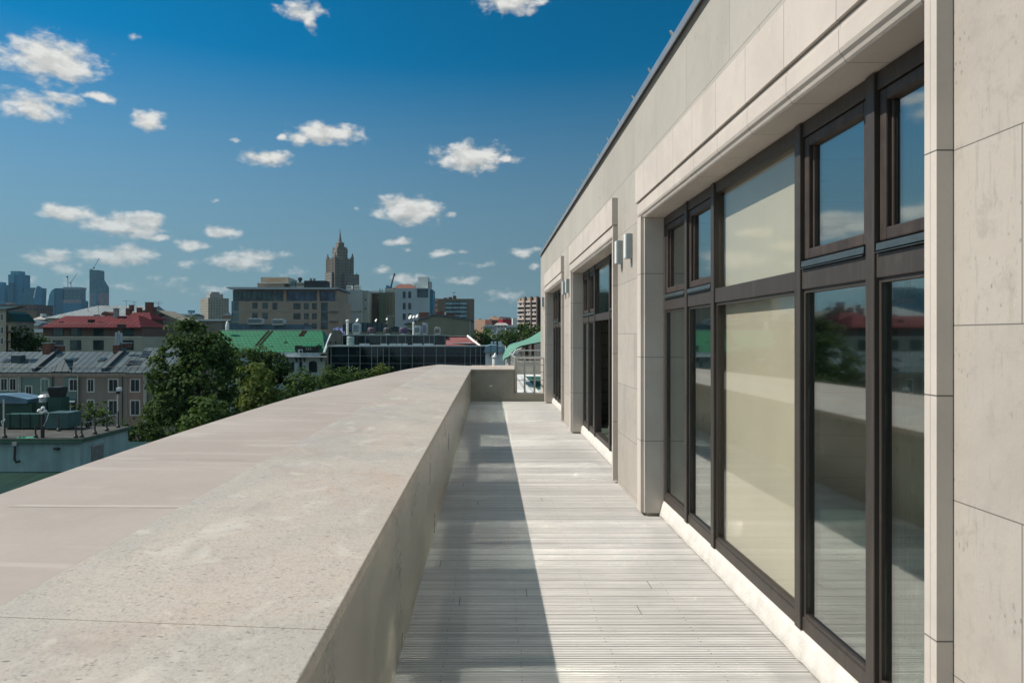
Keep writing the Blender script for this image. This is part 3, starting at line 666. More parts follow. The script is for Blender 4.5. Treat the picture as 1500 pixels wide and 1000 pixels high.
for (a, b) in zip(pl[3:6], pl[4:7]):
    p0 = Vector((X(a[0], a[1]), a[1], zt+a[2]*.9)); p1 = Vector((X(b[0], b[1]), b[1], zt+b[2]*.9)); rp.tube([p0, (p0+p1)/2-Vector((0, 0, .06)), p1], .02, 4)
rp.build('cord', M['steel'], ch)
t = root('lamp_mast', 'thick dark mast crowned with a cluster of small white floodlights', 'mast', 62, 45.3, None, zt)
x = X(62.5, 45.3); MB().tube([(x, 45.3, zt), (x, 45.3, zt+1.5)], .11, 8).build('mast', M['black'], t)
for k, (a, b) in enumerate([(-.15, 1.55), (.08, 1.7), (.2, 1.52), (-.02, 1.42)]): MB().lathe((x+a, 45.2, zt+b), [(.05, 0), (.13, .05), (.10, .16), (.02, .2)], 8).build('floodlight', M['white'], t)
MB().tube([(x+.2, 45.2, zt+1.65), (x+.42, 45.2, zt+1.5), (x+.3, 45.2, zt+1.1), (x+.1, 45.2, zt+.7)], .025, 5).build('cable', M['white'], t)
t = root('mast', 'thin bare pole with a white cable at the left end of the service block', 'mast', 5.5, 45.4, None, zt)
x = X(5.5, 45.4); MB().tube([(x, 45.4, zt), (x, 45.4, zt+2.3)], .045, 6).build('pole', M['steel'], t); MB().tube([(x-.1, 45.3, zt+.4), (x, 45.3, zt+.7), (x-.08, 45.3, zt+1.0), (x+.15, 45.3, zt+1.1)], .03, 5).build('cable', M['white'], t)
t = root('pole_camera', 'slim grey pole with a white camera in front of the pink house', 'camera pole', 172.5, 50.8, None, zt)
x = X(172.5, 50.8); MB().tube([(x, 50.8, zt), (x, 50.8, zt+2.65)], .05, 6).build('pole', M['steel'], t); MB().cbox((x+.14, 50.7, zt+2.55), (.22, .4, .22)).build('camera_head', M['white'], t); MB().cbox((x+.05, 50.75, zt+2.32), (.2, .2, .18)).build('junction_box', M['black'], t)
gd = pmat('green duct', (.022, .062, .048), .5, .15, 1.2); gd2 = pmat('blue green duct', (.045, .095, .095), .5, .15, 1.2)
t = root('duct', 'long dark green ventilation duct lying across the service block roof', 'duct', 60, 49.3, None, zt)
x0, x1 = X(6, 49.3), X(103, 49.3); xm = X(70, 49.3)
MB().box(x0, xm, 49.3, 50.3, zt+.1, zt+1.0).build('duct_run', gd, t); MB().box(xm+.003, x1, 49.0, 50.6, zt+.1, zt+1.12).build('plenum', gd2, t)
for k in range(5): xx = x0+.3+(x1-x0-.6)*k/4; MB().box(xx-.05, xx+.05, 49.2, 50.4, zt, zt+.099).build('leg', M['black'], t)
for k in range(4): xx = x0+(xm-x0)*(k+.6)/4.4; MB().box(xx-.03, xx+.03, 49.26, 49.299, zt+.08, zt+1.04).build('flange', M['black'], t)
t = root('tarp_roof_unit', 'long unit under a pale blue tarpaulin behind the green duct', 'rooftop unit', 25, 52.5, None, zt)
xa, xb = X(-25, 52.5), X(48, 52.5)
MB().box(xa, xb, 52.4, 54.2, -6.3, zt+1.5).build('casing', gd, t)
MB().prism([(xa-.2, zt+1.45), (xb-.25, zt+1.45), (xb-.15, zt+1.75), (xb-1.8, zt+2.05), (xa-.2, zt+2.0)], 52.2, 54.4).build('tarpaulin', pmat('blue tarpaulin', (.10, .17, .23), .5, .3, .7), t)
t = root('vent_stack', 'square green vent stack with a black louvred hood', 'vent', 79, 52.3, None, zt)
MB().box(X(70, 52), X(90, 52), 52, 53, -6.3, zt+1.9).build('stack', gd, t)
MB().hexa([(X(72, 52), 52.05, zt+1.9), (X(86, 52), 52.05, zt+1.9), (X(86, 52), 52.9, zt+1.9), (X(72, 52), 52.9, zt+1.9)], [(X(70, 52), 51.9, zt+2.5), (X(88, 52), 51.9, zt+2.5), (X(88, 52), 53, zt+2.5), (X(70, 52), 53, zt+2.5)]).build('hood', M['black'], t)
MB().box(X(71, 52), X(87, 52), 51.95, 52.95, zt+2.502, zt+2.6).build('cap', M['black'], t)
t = root('vent_stack', 'smaller vent stack with a domed grey cap beside the black hood', 'vent', 61, 52.3, None, zt)
MB().box(X(54, 52), X(68, 52), 52, 53, -6.3, zt+1.55).build('stack', gd, t); MB().lathe((X(61, 52), 52.5, zt+1.551), [(.42, 0), (.42, .35), (.5, .36), (.35, .5), (.1, .56)], 12).build('cap', M['metal'], t)
t = root('net_bundle', 'crumpled bright green net lying on the edge of the service block roof', 'net', 38, 45.2, None, zt)
vs = []; fs = []
for i in range(13):
    for j in range(4): vs.append((X(25, 45.2)+i*.105, 45.0+j*.12, zt+.012+(.11*random.random() if 0 < i < 12 and 0 < j < 3 else 0)))
for i in range(12):
    for j in range(3): a = i*4+j; fs.append((a, a+4, a+5, a+1))
MB().add(vs, fs).build('net', pmat('green net', (.03, .22, .15), .8), t)
for k, px in enumerate((108, 131, 150)):
    tree('roof_plant', ['young shrub at the left of the three behind the service block', 'young shrub in the middle of the three behind the service block', 'young shrub at the right of the three behind the service block'][k], 53.5, [(px, 604, 9, 15), (px+3, 615, 9, 10)], .22, .35, 'leafm')

# ------------------------------------------------------------------ pastel row houses with grey seamed roof
D = 105
wf = pmat('white window surround', (.55, .52, .46), .8); roofm = seam_mat('grey seamed roof', (.072, .103, .116), .95, .05, .6, dark=.2)
def rowhouse(label, px0, px1, wallm, Dw, eave=545, corn=(.44, .36, .29)):
    t = root('row_house', label, 'house', (px0+px1)/2, Dw)
    MB().box(X(px0, Dw), X(px1, Dw), Dw, Dw+11, GZ, Z(eave+1, Dw)).build('wall', wallm, t)
    cm = pmat('cornice', corn, .8)
    MB().prism([(Dw-.25, Z(eave+6, Dw)), (Dw-.10, Z(eave+6, Dw)), (Dw-.002, Z(eave+7.5, Dw)), (Dw-.002, Z(eave+1.2, Dw)), (Dw-.45, Z(eave+1.2, Dw)), (Dw-.45, Z(eave+3, Dw))], X(px0, Dw)+.003, X(px1, Dw)-.003, 'x').build('cornice', cm, t)
    return t
def slope_roof(t, px0, px1, Dw, ridge_py, eave=545, back=11.5):
    x0, x1 = X(px0, Dw), X(px1, Dw); ze = Z(eave+1, Dw)+.01; Dr = Dw+5.5; zr = Z(ridge_py, Dr)
    o = MB().prism([(Dw-.6, ze), (Dw-.6, ze+.12), (Dr, zr), (Dw+back, ze+.12), (Dw+back, ze)], x0, x1, 'x').build('roof', roofm, t)
    sg = MB()
    def at(v): return (Dw-.6+(Dr-Dw+.6)*v, ze+.12+(zr-ze-.12)*v)
    y_, z_ = at(.10)
    for q in (.25, .42): sg.tube([(x0+.2, y_, z_+q), (x1-.2, y_, z_+q)], .022, 4)
    n = int((x1-x0)/1.1)
    for k in range(n+1): xx = x0+.2+(x1-x0-.4)*k/n; sg.tube([(xx, y_+.1, z_), (xx, y_, z_+.5)], .022, 4)
    sg.build('snow_guard', M['black'], o)
    return o, at, (x0, x1)
def skylight(roof, at, px, v, Dw, w=1.0):
    y0, z0 = at(v); y1, z1 = at(v+.17); x = X(px, (y0+y1)/2); o = MB()
    nrm = Vector((0, -(z1-z0), y1-y0)).normalized()*.10
    q = [Vector((x-w/2, y0, z0)), Vector((x+w/2, y0, z0)), Vector((x+w/2, y1, z1)), Vector((x-w/2, y1, z1))]
    s = MB().hexa(q, [p+nrm for p in q]).build('skylight', M['black'], roof)
    c = sum(q, Vector())/4; MB().hexa([c+(p-c)*.74+nrm*1.05 for p in q], [c+(p-c)*.74+nrm*1.35 for p in q]).build('pane', M['pane'], s)
fwm = pmat('firewall metal', (.06, .075, .085), .6)
def firewall(roof, at, px, Dw, h=.8, w=.4):
    pts = []; a = at(.03); b = at(1.0); x = X(px, Dw+2)
    MB().prism([(a[0], a[1]-.1), (a[0], a[1]+h), (b[0], b[1]+h), (b[0], b[1]-.1)], x, x+w, 'x').build('firewall', fwm, roof)
green = pmat('grey green stucco', (.17, .235, .205), .9, .12, .3, streak=.12); brown = pmat('taupe stucco', (.275, .225, .185), .9, .12, .3, streak=.12); pinkm = pmat('dusty pink stucco', (.33, .215, .17), .9, .12, .3, streak=.12)
A = rowhouse('grey green stucco house with arched door under the seamed grey roof', -70, 79, green, D)
ro, at, _ = slope_roof(A, -70, 79, D, 515)
for (a, b, c, e) in ((2,10,555,571),(15,23,555,571),(38.5,46,566,585),(61,71,556,574),(2,10,589,606),(-12,-4,555,571)): wind(A, a, b, c, e, D, wf, M['pane'] if a != 61 else green, .16)
arch = MB(); 
for k in range(9): a = math.pi*k/8; arch.cbox((X(66, D)+math.cos(a)*.48, D-.05, Z(556, D)+.05+math.sin(a)*.22), (.16, .08, .14))
arch.build('window_arch', wf, A)
pipe(A, 28, 548, 640, D, wf, .10); pipe(A, 30.5, 548, 640, D, wf, .07); pipe(A, 78, 548, 640, D, M['black'], .06)
for px, v in ((11, .45), (48, .45)): skylight(ro, at, px, v, D)
firewall(ro, at, 62, D, .45); chimney(ro, 62, 74, 503, 522, D+4.6, 1.0); 
lv = boxp(16, 30, 521, 537, D+2, 1.2).build('vent_box', pmat('vent dark', (.05, .07, .08), .6), ro); MB().box(X(15.5, D+2), X(30.5, D+2), D+1.9, D+3.3, Z(521, D+2)+.002, Z(521, D+2)+.1).build('cap', M['metal'], lv)
B = rowhouse('taupe stucco house with a recessed bay between grey green and pink houses', 79.3, 187, brown, D)
ro, at, xr = slope_roof(B, 79.3, 187, D, 515)
for (a, b, c, e) in ((129,137,556,573),(160,172,556,573),(129,137,586.5,607),(160,172,587,607)): wind(B, a, b, c, e, D, wf, M['pane'], .17)
wind(B, 102.5, 113, 556, 571.5, D-.35, wf, M['pane'], .17)
MB().box(X(96, D), X(114, D), D-.34, D-.004, GZ, Z(552, D)).build('bay', green, B); wind(B, 104, 112, 589, 610, D-.35, wf, M['pane'], .12, (0, 0), name='door')
MB().prism([(D-1.1, Z(586, D)-.3), (D-1.1, Z(586, D)-.18), (D-.345, Z(583, D)), (D-.345, Z(586, D)-.1)], X(98, D), X(115, D), 'x').build('canopy', pmat('teal canopy', (.06, .12, .13), .5), B)
pipe(B, 114.6, 548, 640, D-.3, wf, .07); pipe(B, 180, 548, 640, D, M['black'], .06)
# hipped dormer in the eave and skylights
dz = at(.02); hip = MB(); xa, xm, xb2 = X(76, D), X(90, D), X(108, D); q = at(.62)
hip.add([(xa, D-.62, dz[1]+.03), (xb2, D-.62, dz[1]+.03), (xm, D+.6, dz[1]+1.75), (xm, q[0], q[1]+.02), (xa+.3, at(.05)[0], at(.05)[1]), (xb2-.3, at(.05)[0], at(.05)[1])], [(0, 1, 2), (1, 5, 3, 2), (4, 0, 2, 3), (0, 4, 5, 1), (4, 3, 5)])
hip.build('dormer', roofm, ro)
for px, v in ((108, .5), (150, .5), (87, .74)): skylight(ro, at, px, v, D)
firewall(ro, at, 161, D, .5, .6); chimney(ro, 77, 90, 507, 515, D+6, 1.0); chimney(ro, 165, 174, 505.5, 517, D+4.8, 1.0); chimney(ro, 175, 190, 503, 508, D+6.2, .8)
C = rowhouse('dusty pink stucco house at the right end of the pastel row beside the big tree', 187.3, 213, pinkm, D, 545)
wind(C, 192, 204, 556, 573, D, wf, M['pane'], .17); wind(C, 192, 204, 587, 607, D, wf, M['pane'], .17)
pipe(C, 212, 548, 645, D, wf, .09); pipe(C, 214.5, 548, 645, D, wf, .07)
MB().box(X(213.2, D), X(262, D), D+.5, D+11, GZ, Z(547, D)).build('side_wing', brown, C)
ro, at, _ = slope_roof(C, 187.3, 262, D, 509, 546)
for px, v in ((212, .6), (243, .6), (196, .3)): skylight(ro, at, px, v, D, 1.1 if px != 196 else 1.9)

def panel_antenna():
    t = root('panel_antenna', 'cluster of tall pale blue mobile phone panels on the brick chimney', 'antenna', 173, 109, None, Z(503, 109))
    for k, px in enumerate((170.5, 174, 178)):
        x = X(px, 109.3); o = MB().box(x-.13, x+.13, 109.2+.1*(k % 2), 109.4+.1*(k % 2), Z(502, 109), Z([487, 485, 488][k], 109)).build('panel', M['ac'], t, bevel=.03)
    MB().tube([(X(174, 109), 109.6, Z(506, 109)), (X(174, 109), 109.6, Z(478, 109))], .08, 6).build('mast', M['black'], t)
    MB().cbox((X(175, 109), 109.65, Z(477, 109)), (1.2, .3, .4)).build('bracket', M['black'], t)
panel_antenna()

# ------------------------------------------------------------------ red roofed house and its neighbours
D = 170; cream = pmat('pale cream stucco', (.36, .36, .29), .9, .1, .2, streak=.1); dk = pmat('brown attic cladding', (.13, .085, .068), .9, .12, .3)
redm = seam_mat('red seamed roof', (.105, .015, .018), 1.25, .0, .75, dark=.35)
t = root('red_roof_house', 'cream house with brown attic storey under a broad red metal roof', 'house', 135, D)
MB().box(X(63, D), X(208, D), D, D+14, GZ, Z(493, D)).build('wall', cream, t)
MB().box(X(63, D)-.02, X(208, D), D+.05, D+14, Z(492.9, D), Z(478, D)).build('attic_wall', dk, t)
MB().box(X(62.5, D), X(208.5, D), D-.15, D+.049, Z(494, D), Z(492.6, D)).build('string_course', wf, t)
for a, b in ((78,92),(104,118),(137.5,151),(181,195)): wind(t, a, b, 480.5, 491.5, D+.05, M['black'], M['panel'], .12, (2, 0)); wind(t, a, b, 499, 511.5, D, M['black'], M['panel'], .15, (2, 0))
z0, z1 = Z(478, D), Z(463, D+9); xa, xb = X(60, D), X(209, D)
ro = MB().hexa([(xa, D-.9, z0-.3), (xb, D-.9, z0-.3), (xb, D+15, z0-.3), (xa, D+15, z0-.3)], [(X(72, D), D+6.5, z1), (X(183, D), D+6.5, z1), (X(183, D), D+9, z1), (X(72, D), D+9, z1)]).build('roof', redm, t)
MB().box(xa-.1, xb+.1, D-1.0, D-.901, z0-.42, z0-.18).build('eave_gutter', pmat('dark red', (.13, .025, .025), .6), ro)
for px0, px1, py0, py1 in ((86,92,471,473.5),(144,150,471.5,474),(128.5,134,468,472.5)): boxp(px0, px1, py0, py1, D+2.2, 1.6).build('roof_hatch', M['black'], ro)
boxp(137, 143, 460.5, 465, D+7, 1.2).build('roof_vent', M['concrete'], ro)
sg = MB()
for k in range(30): xx = xa+1.5+(xb-xa-4)*k/29; sg.tube([(xx, D+.2, z0-.05), (xx, D+.1, z0+.75)], .03, 4)
sg.tube([(xa+1.5, D+.1, z0+.7), (xb-2.5, D+.1, z0+.7)], .03, 4); sg.build('snow_guard', M['black'], ro)
sidec = facade('cream side facade', (.33, .32, .26), (.05, .06, .06), 2.2, 3.6, .45, .5)
MB().hexa([(X(208, D)+.01, D+.3, GZ), (X(252, D+26), D+26, GZ), (X(230, D+28), D+28, GZ), (X(195, D), D+14.5, GZ)], [(X(208, D)+.01, D+.3, Z(493, D)), (X(252, D+26), D+26, Z(493, D)), (X(230, D+28), D+28, Z(493, D)), (X(195, D), D+14.5, Z(493, D))]).build('side_wing', sidec, t)
MB().hexa([(X(208, D)+.01, D+.6, Z(492.9, D)), (X(252, D+26), D+26, Z(492.9, D)), (X(230, D+28), D+28, Z(492.9, D)), (X(195, D), D+14.5, Z(492.9, D))], [(X(208, D)+.01, D+1.2, Z(479, D)), (X(252, D+26)-.2, D+25.5, Z(479, D)), (X(230, D+28), D+28, Z(478, D)), (X(195, D), D+14.5, Z(478, D))]).build('side_attic', facade('attic side', (.12, .085, .07), (.26, .24, .2), 2.6, 6, .4, .9), t)
chimney(ro, 166, 171, 452, 470, D+5, 1.2, M['concrete'])
t = root('red_roof_penthouse', 'small brown penthouse with its own low red roof in front of the olive gable', 'house', 200, 186)
D2 = 186; MB().box(X(186, D2), X(219, D2), D2, D2+8, GZ, Z(467.5, D2)).build('wall', dk, t)
MB().hexa([(X(180, D2), D2-.6, Z(468, D2)), (X(224, D2), D2-.6, Z(468, D2)), (X(224, D2), D2+9, Z(468, D2)), (X(180, D2), D2+9, Z(468, D2))], [(X(187, D2), D2+3, Z(457, D2)), (X(211, D2), D2+3, Z(457, D2)), (X(211, D2), D2+5, Z(457, D2)), (X(187, D2), D2+5, Z(457, D2))]).build('roof', redm, t)
wind(t, 199, 207, 470, 480, D2, M['black'], M['pane'], .1)
D3 = 200; t = root('gabled_house', 'olive grey gabled house wall with a small arched attic window behind the red roofs', 'house', 230, D3)
olive = pmat('olive stucco', (.20, .185, .145), .9, .12, .2, streak=.15)
MB().prism([(X(207, D3), GZ), (X(268, D3), GZ), (X(268, D3), Z(470, D3)), (X(251, D3), Z(464, D3)), (X(228, D3), Z(454, D3)), (X(207, D3), Z(454, D3))], D3, D3+12).build('wall', olive, t)
wf2 = wind(t, 232, 241, 464, 472, D3, M['black'], M['ac'], .15); MB().prism([(X(236.5, D3)+1.0*math.cos(math.pi*k/8), Z(464, D3)+.9*math.sin(math.pi*k/8)) for k in range(9)], D3-.06, D3-.003).build('fanlight', M['black'], t)
chimney(t, 212.5, 220.5, 443, 458, D3-3, 2.0); chimney(t, 221.5, 226, 450, 456, D3-1, 1.5); chimney(t, 200, 205, 451, 459, D3-4, 1.4); chimney(t, 184, 190, 452, 462, D3-6, 1.4); chimney(t, 189, 193, 447, 456, D3-5, 1.2)
D4 = 230; t = root('silver_roof_building', 'building with a long rust stained silver metal roof behind the red one', 'building', 155, D4)
silver = seam_mat('silver seamed roof', (.23, .26, .265), 1.2, .1, .5, rust=.6, dark=.5)
MB().box(X(70, D4), X(222, D4), D4, D4+16, GZ, Z(466, D4)).build('wall', cream, t)
MB().hexa([(X(66, D4), D4-1, Z(466, D4)), (X(225, D4), D4-1, Z(466, D4)), (X(225, D4), D4+17, Z(466, D4)), (X(66, D4), D4+17, Z(466, D4))], [(X(124, D4), D4+8, Z(447.5, D4+8)), (X(214, D4), D4+8, Z(448, D4+8)), (X(214, D4), D4+9, Z(448, D4+8)), (X(124, D4), D4+9, Z(447.5, D4+8))]).build('roof', silver, t)
MB().prism([(X(151, D4)+1.35+1.35*math.cos(math.pi*k/10), Z(463, D4)+.2+1.2*math.sin(math.pi*k/10)) for k in range(11)], D4-1.3, D4+4).build('dormer', M['brick'], t)
for a in ((185, 440, 457, 195, 'tv antenna with one wide crossbar above the red penthouse', 1, 1.0), (196.5, 441, 455, 195.5, 'taller tv antenna with stacked crossbars next to the brick chimneys', 3, .9), (232.5, 442, 456, 199, 'lone tv antenna at the right of the tall brick chimney', 2, 1.3), (144, 443, 458, 229, 'slender tv antenna on the silver roof', 2, .7), (129, 444, 457, 229.5, 'short tv antenna near the left end of the silver roof', 1, .5)):
    antenna(a[0], a[1], a[2], a[3], a[4], a[5], a[6])
# far left edge
D = 140; t = root('corner_house', 'beige house with a green roof cut by the left picture edge', 'house', 4, D)
MB().hexa(*[[(X(-30, D), D, z), (X(9, D), D, z), (X(8, D+12), D+12, z), (X(-30, D+12), D+12, z)] for z in (GZ, Z(453, D))]).build('wall', pmat('beige stucco', (.38, .33, .25), .9, .1, .3), t)
for a, c in ((2,460),(2,479),(2,495),(-8,460),(-8,479),(-8,495)): wind(t, a-1, a+3, c, c+9, D, wf, M['pane'], .12, (1, 0))
MB().hexa(*[[(X(9, D)+.003, D+.5, z), (X(13, D), D+.5, z), (X(12, D+11), D+11, z), (X(8.1, D+11), D+11, z)] for z in (GZ, Z(476, D))]).build('stair_bay', pmat('orange beige', (.42, .32, .22), .9), t)
MB().hexa([(X(-30, D), D-.6, Z(453, D)+.003), (X(9.5, D), D-.6, Z(453, D)+.003), (X(8, D+13), D+13, Z(453, D)+.003), (X(-30, D+13), D+13, Z(453, D)+.003)], [(X(-30, D), D+5, Z(447, D)), (X(5, D), D+5, Z(447, D)), (X(5, D), D+7, Z(447, D)), (X(-30, D), D+7, Z(447, D))]).build('roof', lowroof, t)
for k in range(3): MB().box(X(9, D)+.01, X(13.5, D), D-.2, D+.499, Z(487+k*14, D), Z(485+k*14, D)).build('balcony', M['black'], t)
D = 260; t = root('green_gable_house', 'low house with a steep dark green roof at the left', 'house', 15, D)
MB().box(X(5, D), X(24, D), D, D+10, GZ, Z(470, D)).build('wall', olive, t)
MB().prism([(X(4, D), Z(471, D)), (X(26, D), Z(471, D)), (X(16, D), Z(459, D)), (X(10, D), Z(455, D))], D-.5, D+10.5).build('roof', lowroof, t)
for k, (px0, px1, py, D, lab, rm, hip) in enumerate([(18, 48, 472, 330, 'pale metal roofed house in the far left with a small roof lantern', silver, 4), (28, 56, 477, 300, 'house with a curved grey roof among the far left roofs', roofm, 5), (48, 66, 468, 360, 'house with a dark hipped roof left of the red roof', M['concrete'], 6), (20, 62, 487, 280, 'nearest grey roofed house above the trees at far left', roofm, 5)]):
    t = root('far_house', lab, 'house', (px0+px1)/2, D)
    MB().box(X(px0, D), X(px1, D), D, D+12, GZ, Z(py, D)).build('wall', cream if k % 2 else olive, t)
    MB().hexa([(X(px0-1, D), D-.7, Z(py, D)+.003), (X(px1+1, D), D-.7, Z(py, D)+.003), (X(px1+1, D), D+13, Z(py, D)+.003), (X(px0-1, D), D+13, Z(py, D)+.003)], [(X(px0+4, D), D+5, Z(py-hip, D)), (X(px1-5, D), D+5, Z(py-hip, D)), (X(px1-5, D), D+7, Z(py-hip, D)), (X(px0+4, D), D+7, Z(py-hip, D))]).build('roof', rm, t)
    MB().box(X(px0+7, D), X(px0+11, D), D+2, D+5, Z(py-hip+1, D), Z(py-hip-3, D)).build('roof_lantern', M['white'], t)
D = 620; t = root('brick_office', 'long low dark brown office block below the glass towers', 'building', 25, D)
MB().box(X(-20, D), X(52, D), D, D+25, GZ, Z(446, D)).build('wall', facade('brown office', (.14, .10, .085), (.03, .035, .04), 3.4, 4.2, .5, .45), t)
MB().box(X(-20, D), X(54, D), D-1, D-.01, GZ, Z(456, D)).build('front_wing', pmat('tan brown wall', (.20, .14, .10), .9), t)
boxp(7, 16, 443.5, 446, D+3, 6, Z(446, D)+.01).build('roof_box', M['concrete'], t)

# ------------------------------------------------------------------ glass towers on the horizon
D = 3400
def tower_mat(n, c, w=.35, pz=9, fz=.5): return facade(n, c, [k*w for k in c], 7, pz, .86, fz, .7, winrough=.5)
tb = tower_mat('blue tower glass', (.012, .12, .23)); tl = tower_mat('pale tower glass', (.05, .22, .32)); tg = tower_mat('green tower glass', (.01, .10, .14)); td = tower_mat('dark tower glass', (.01, .07, .13))
tr = facade('tower concrete', (.23, .14, .13), (.08, .08, .09), 12, 11, .5, .4, .8)
t = root('skyscraper', 'blue glass tower cut by the left picture edge', 'skyscraper', 1, D)
boxp(-12, 6.5, 417, 0, D, 50, GZ).build('shaft', tb, t); boxp(-8, 3, 413, 417, D+8, 30, Z(417, D)+.1).build('crown', tl, t)
t = root('skyscraper', 'tallest blue glass tower with a stepped flat top at the far left', 'skyscraper', 22, D)
boxp(20.5, 32.5, 402, 0, D+4, 60, GZ).build('shaft', tb, t); boxp(12, 20.4, 402, 0, D, 60, GZ).build('bright_bay', tl, t); boxp(12.3, 19, 414, 0, D-12, 11.9, GZ).build('lower_bay', td, t); boxp(15.5, 29, 397, 402, D+12, 40, Z(402, D)+.1).build('crown', tl, t)
def arcpoly(pts, D): return [(X(a, D), Z(b, D)) for a, b in pts]
t = root('skyscraper', 'low green glass building with sloping shoulders joined to a pointed wing', 'skyscraper', 46, D)
MB().prism(arcpoly([(30,475),(53,475),(55,421),(39,421.5),(36,422),(33,430),(30,430)], D), D, D+70).build('body', tg, t)
MB().prism(arcpoly([(52,475),(64,475),(63.8,440),(62.5,428),(60,420),(58,419),(55.5,424),(53,436)], D), D-15, D-.2).build('pointed_wing', tb, t)
MB().prism(arcpoly([(52.2,437),(54.5,425),(57.6,419),(58.4,418.6),(55.8,425),(53.4,437)], D), D-18, D-15.2).build('white_rib', M['white'], t)
t = root('skyscraper', 'glass tower with a curved left edge beside the one topped by cranes', 'skyscraper', 80, D)
MB().prism(arcpoly([(68.5,480),(92,480),(92,422),(81,422),(76,425),(72.5,432),(70.5,446)], D), D, D+60).build('body', td, t)
MB().prism(arcpoly([(69.2,480),(79,480),(80.5,423),(76.5,425.6),(73,432.5),(71,446)], D), D-6, D-.2).build('pale_face', tl, t)
t = root('skyscraper', 'unfinished tower with dark upper floors and cranes on its roof', 'skyscraper', 105, D)
boxp(92.2, 119, 440, 0, D-5, 60, GZ).build('lower_body', tb, t); boxp(94, 117, 424, 440, D, 50, Z(440, D)+.1).build('open_floors', facade('open floors', (.06, .09, .10), (.02, .035, .04), 16, 13, .8, .6), t)
boxp(92, 117.5, 420.5, 424, D-2, 54, Z(424, D)+.1).build('top_slab', pmat('tower slab', (.19, .20, .22), .8), t); boxp(92.3, 119, 438.5, 444, D-7, 1.9).build('banner_floor', tr, t)
t = root('skyscraper', 'tower with a slanted upper edge, dark above and reddish below, crane on top', 'skyscraper', 141, D)
MB().prism(arcpoly([(131,429),(150.8,429),(150.8,419.5),(144,409),(143.8,395.5),(131,395.5)], D), D, D+55).build('upper_body', facade('dark unfinished', (.07, .115, .135), (.03, .06, .075), 14, 12, .75, .5), t)
boxp(131, 150.8, 429.1, 0, D, 55, GZ).build('lower_body', tr, t); boxp(138, 141.5, 428, 0, D-5, 4.9, GZ).build('hoist_strip', tl, t)
boxp(131.5, 133.5, 394, 395.4, D+2, 20, Z(395.4, D)).build('roof_lip', M['concrete'], t)
def crane(px, base, top, jib, label, D=3400):
    t = thing('tower_crane', label, 'crane', (X(px, D), D, Z(base, D)), 0, 'tower cranes on the unfinished towers')
    MB().tube([P(px, base, D), P(px, top, D)], 1.3, 4).build('mast', M['black'], t); MB().tube([P(px-.8, top+1.5, D), P(jib[0], jib[1], D)], 1.1, 4).build('jib', M['black'], t)
    MB().cbox(P(px-1.2, top+1.5, D), (4.5, 5, 5)).build('counterweight', M['black'], t)
crane(104, 420.6, 413, (113.5, 400), 'crane with a raised jib leaning right on the unfinished tower'); crane(99.4, 420.6, 404, (99.6, 411), 'straight upright crane mast left of the leaning one')
crane(138, 394, 391, (145.5, 378), 'crane with a steep jib on top of the slanted reddish tower')

# ------------------------------------------------------------------ mid distance blocks
D = 900; t = thing('slab_hotel', 'tall beige ribbed slab block with one sunlit and one shaded face', 'building', (X(305, D), D, GZ), R(-38))
# local axes: the corner towards the viewer is the origin
def lbox(a, x0, x1, y0, y1, z0, z1, mat, name, par, out=None): 
    o = (out or MB()).box(x0, x1, y0, y1, z0-GZ, z1-GZ).build(name, mat, par, world=False); return o
lbox(0, -27, 0, 0, 25, GZ, Z(436, D), facade('ribbed hotel', (.27, .25, .20), (.09, .085, .065), 3.3, 3.3, .42, .62, winrough=.5), 'block', t)
t.rotation_euler[2] = R(-50); 
lbox(0, -12, 0, 2, 18, Z(435.9, D), Z(430, D), M['concrete'], 'plant_room', t); lbox(0, -8, -1, 4, 14, Z(429.9, D), Z(427, D), M['concrete'], 'mast_room', t)
t = root('billboard', 'small bright blue sign board below the slab block', 'sign', 280, 420, None, Z(462, 420))
D = 420; boxp(275.5, 284.5, 454.5, 458.4, D, 1).build('board', pmat('sign blue', (.02, .20, .32), .6), t); MB().tube([P(280, 458.4, D+.5), (X(280, D), D+.5, GZ)], .4, 6).build('post', M['steel'], t); MB().box(X(275.6, D), X(284.4, D), D-.1, D-.01, Z(457, D), Z(456.4, D)).build('stripe', M['white'], t)
for (px0, px1, py, D, lab) in ((246, 283, 462, 460, 'low teal grey roofed block on the skyline between the olive gable and the slab block'), (262, 335, 470, 330, 'low grey roofed building in front of the slab block'), (326, 345, 462, 520, 'small pinkish block between the slab block and the glass topped office')):
    t = root('low_block', lab, 'building', (px0+px1)/2, D)
    boxp(px0, px1, py, 0, D, 18, GZ).build('wall', [cream, olive, pinkm][int(px0) % 3], t)
    MB().hexa([(X(px0-1, D), D-1, Z(py, D)+.003), (X(px1+1, D), D-1, Z(py, D)+.003), (X(px1+1, D), D+19, Z(py, D)+.003), (X(px0-1, D), D+19, Z(py, D)+.003)], [(X(px0+2, D), D+7, Z(py-3, D)), (X(px1-2, D), D+7, Z(py-3, D)), (X(px1-2, D), D+12, Z(py-3, D)), (X(px0+2, D), D+12, Z(py-3, D))]).build('roof', roofm, t)
    boxp(px0+6, px0+9, py-5, py, D+3, 2).build('roof_box', M['concrete'], t)
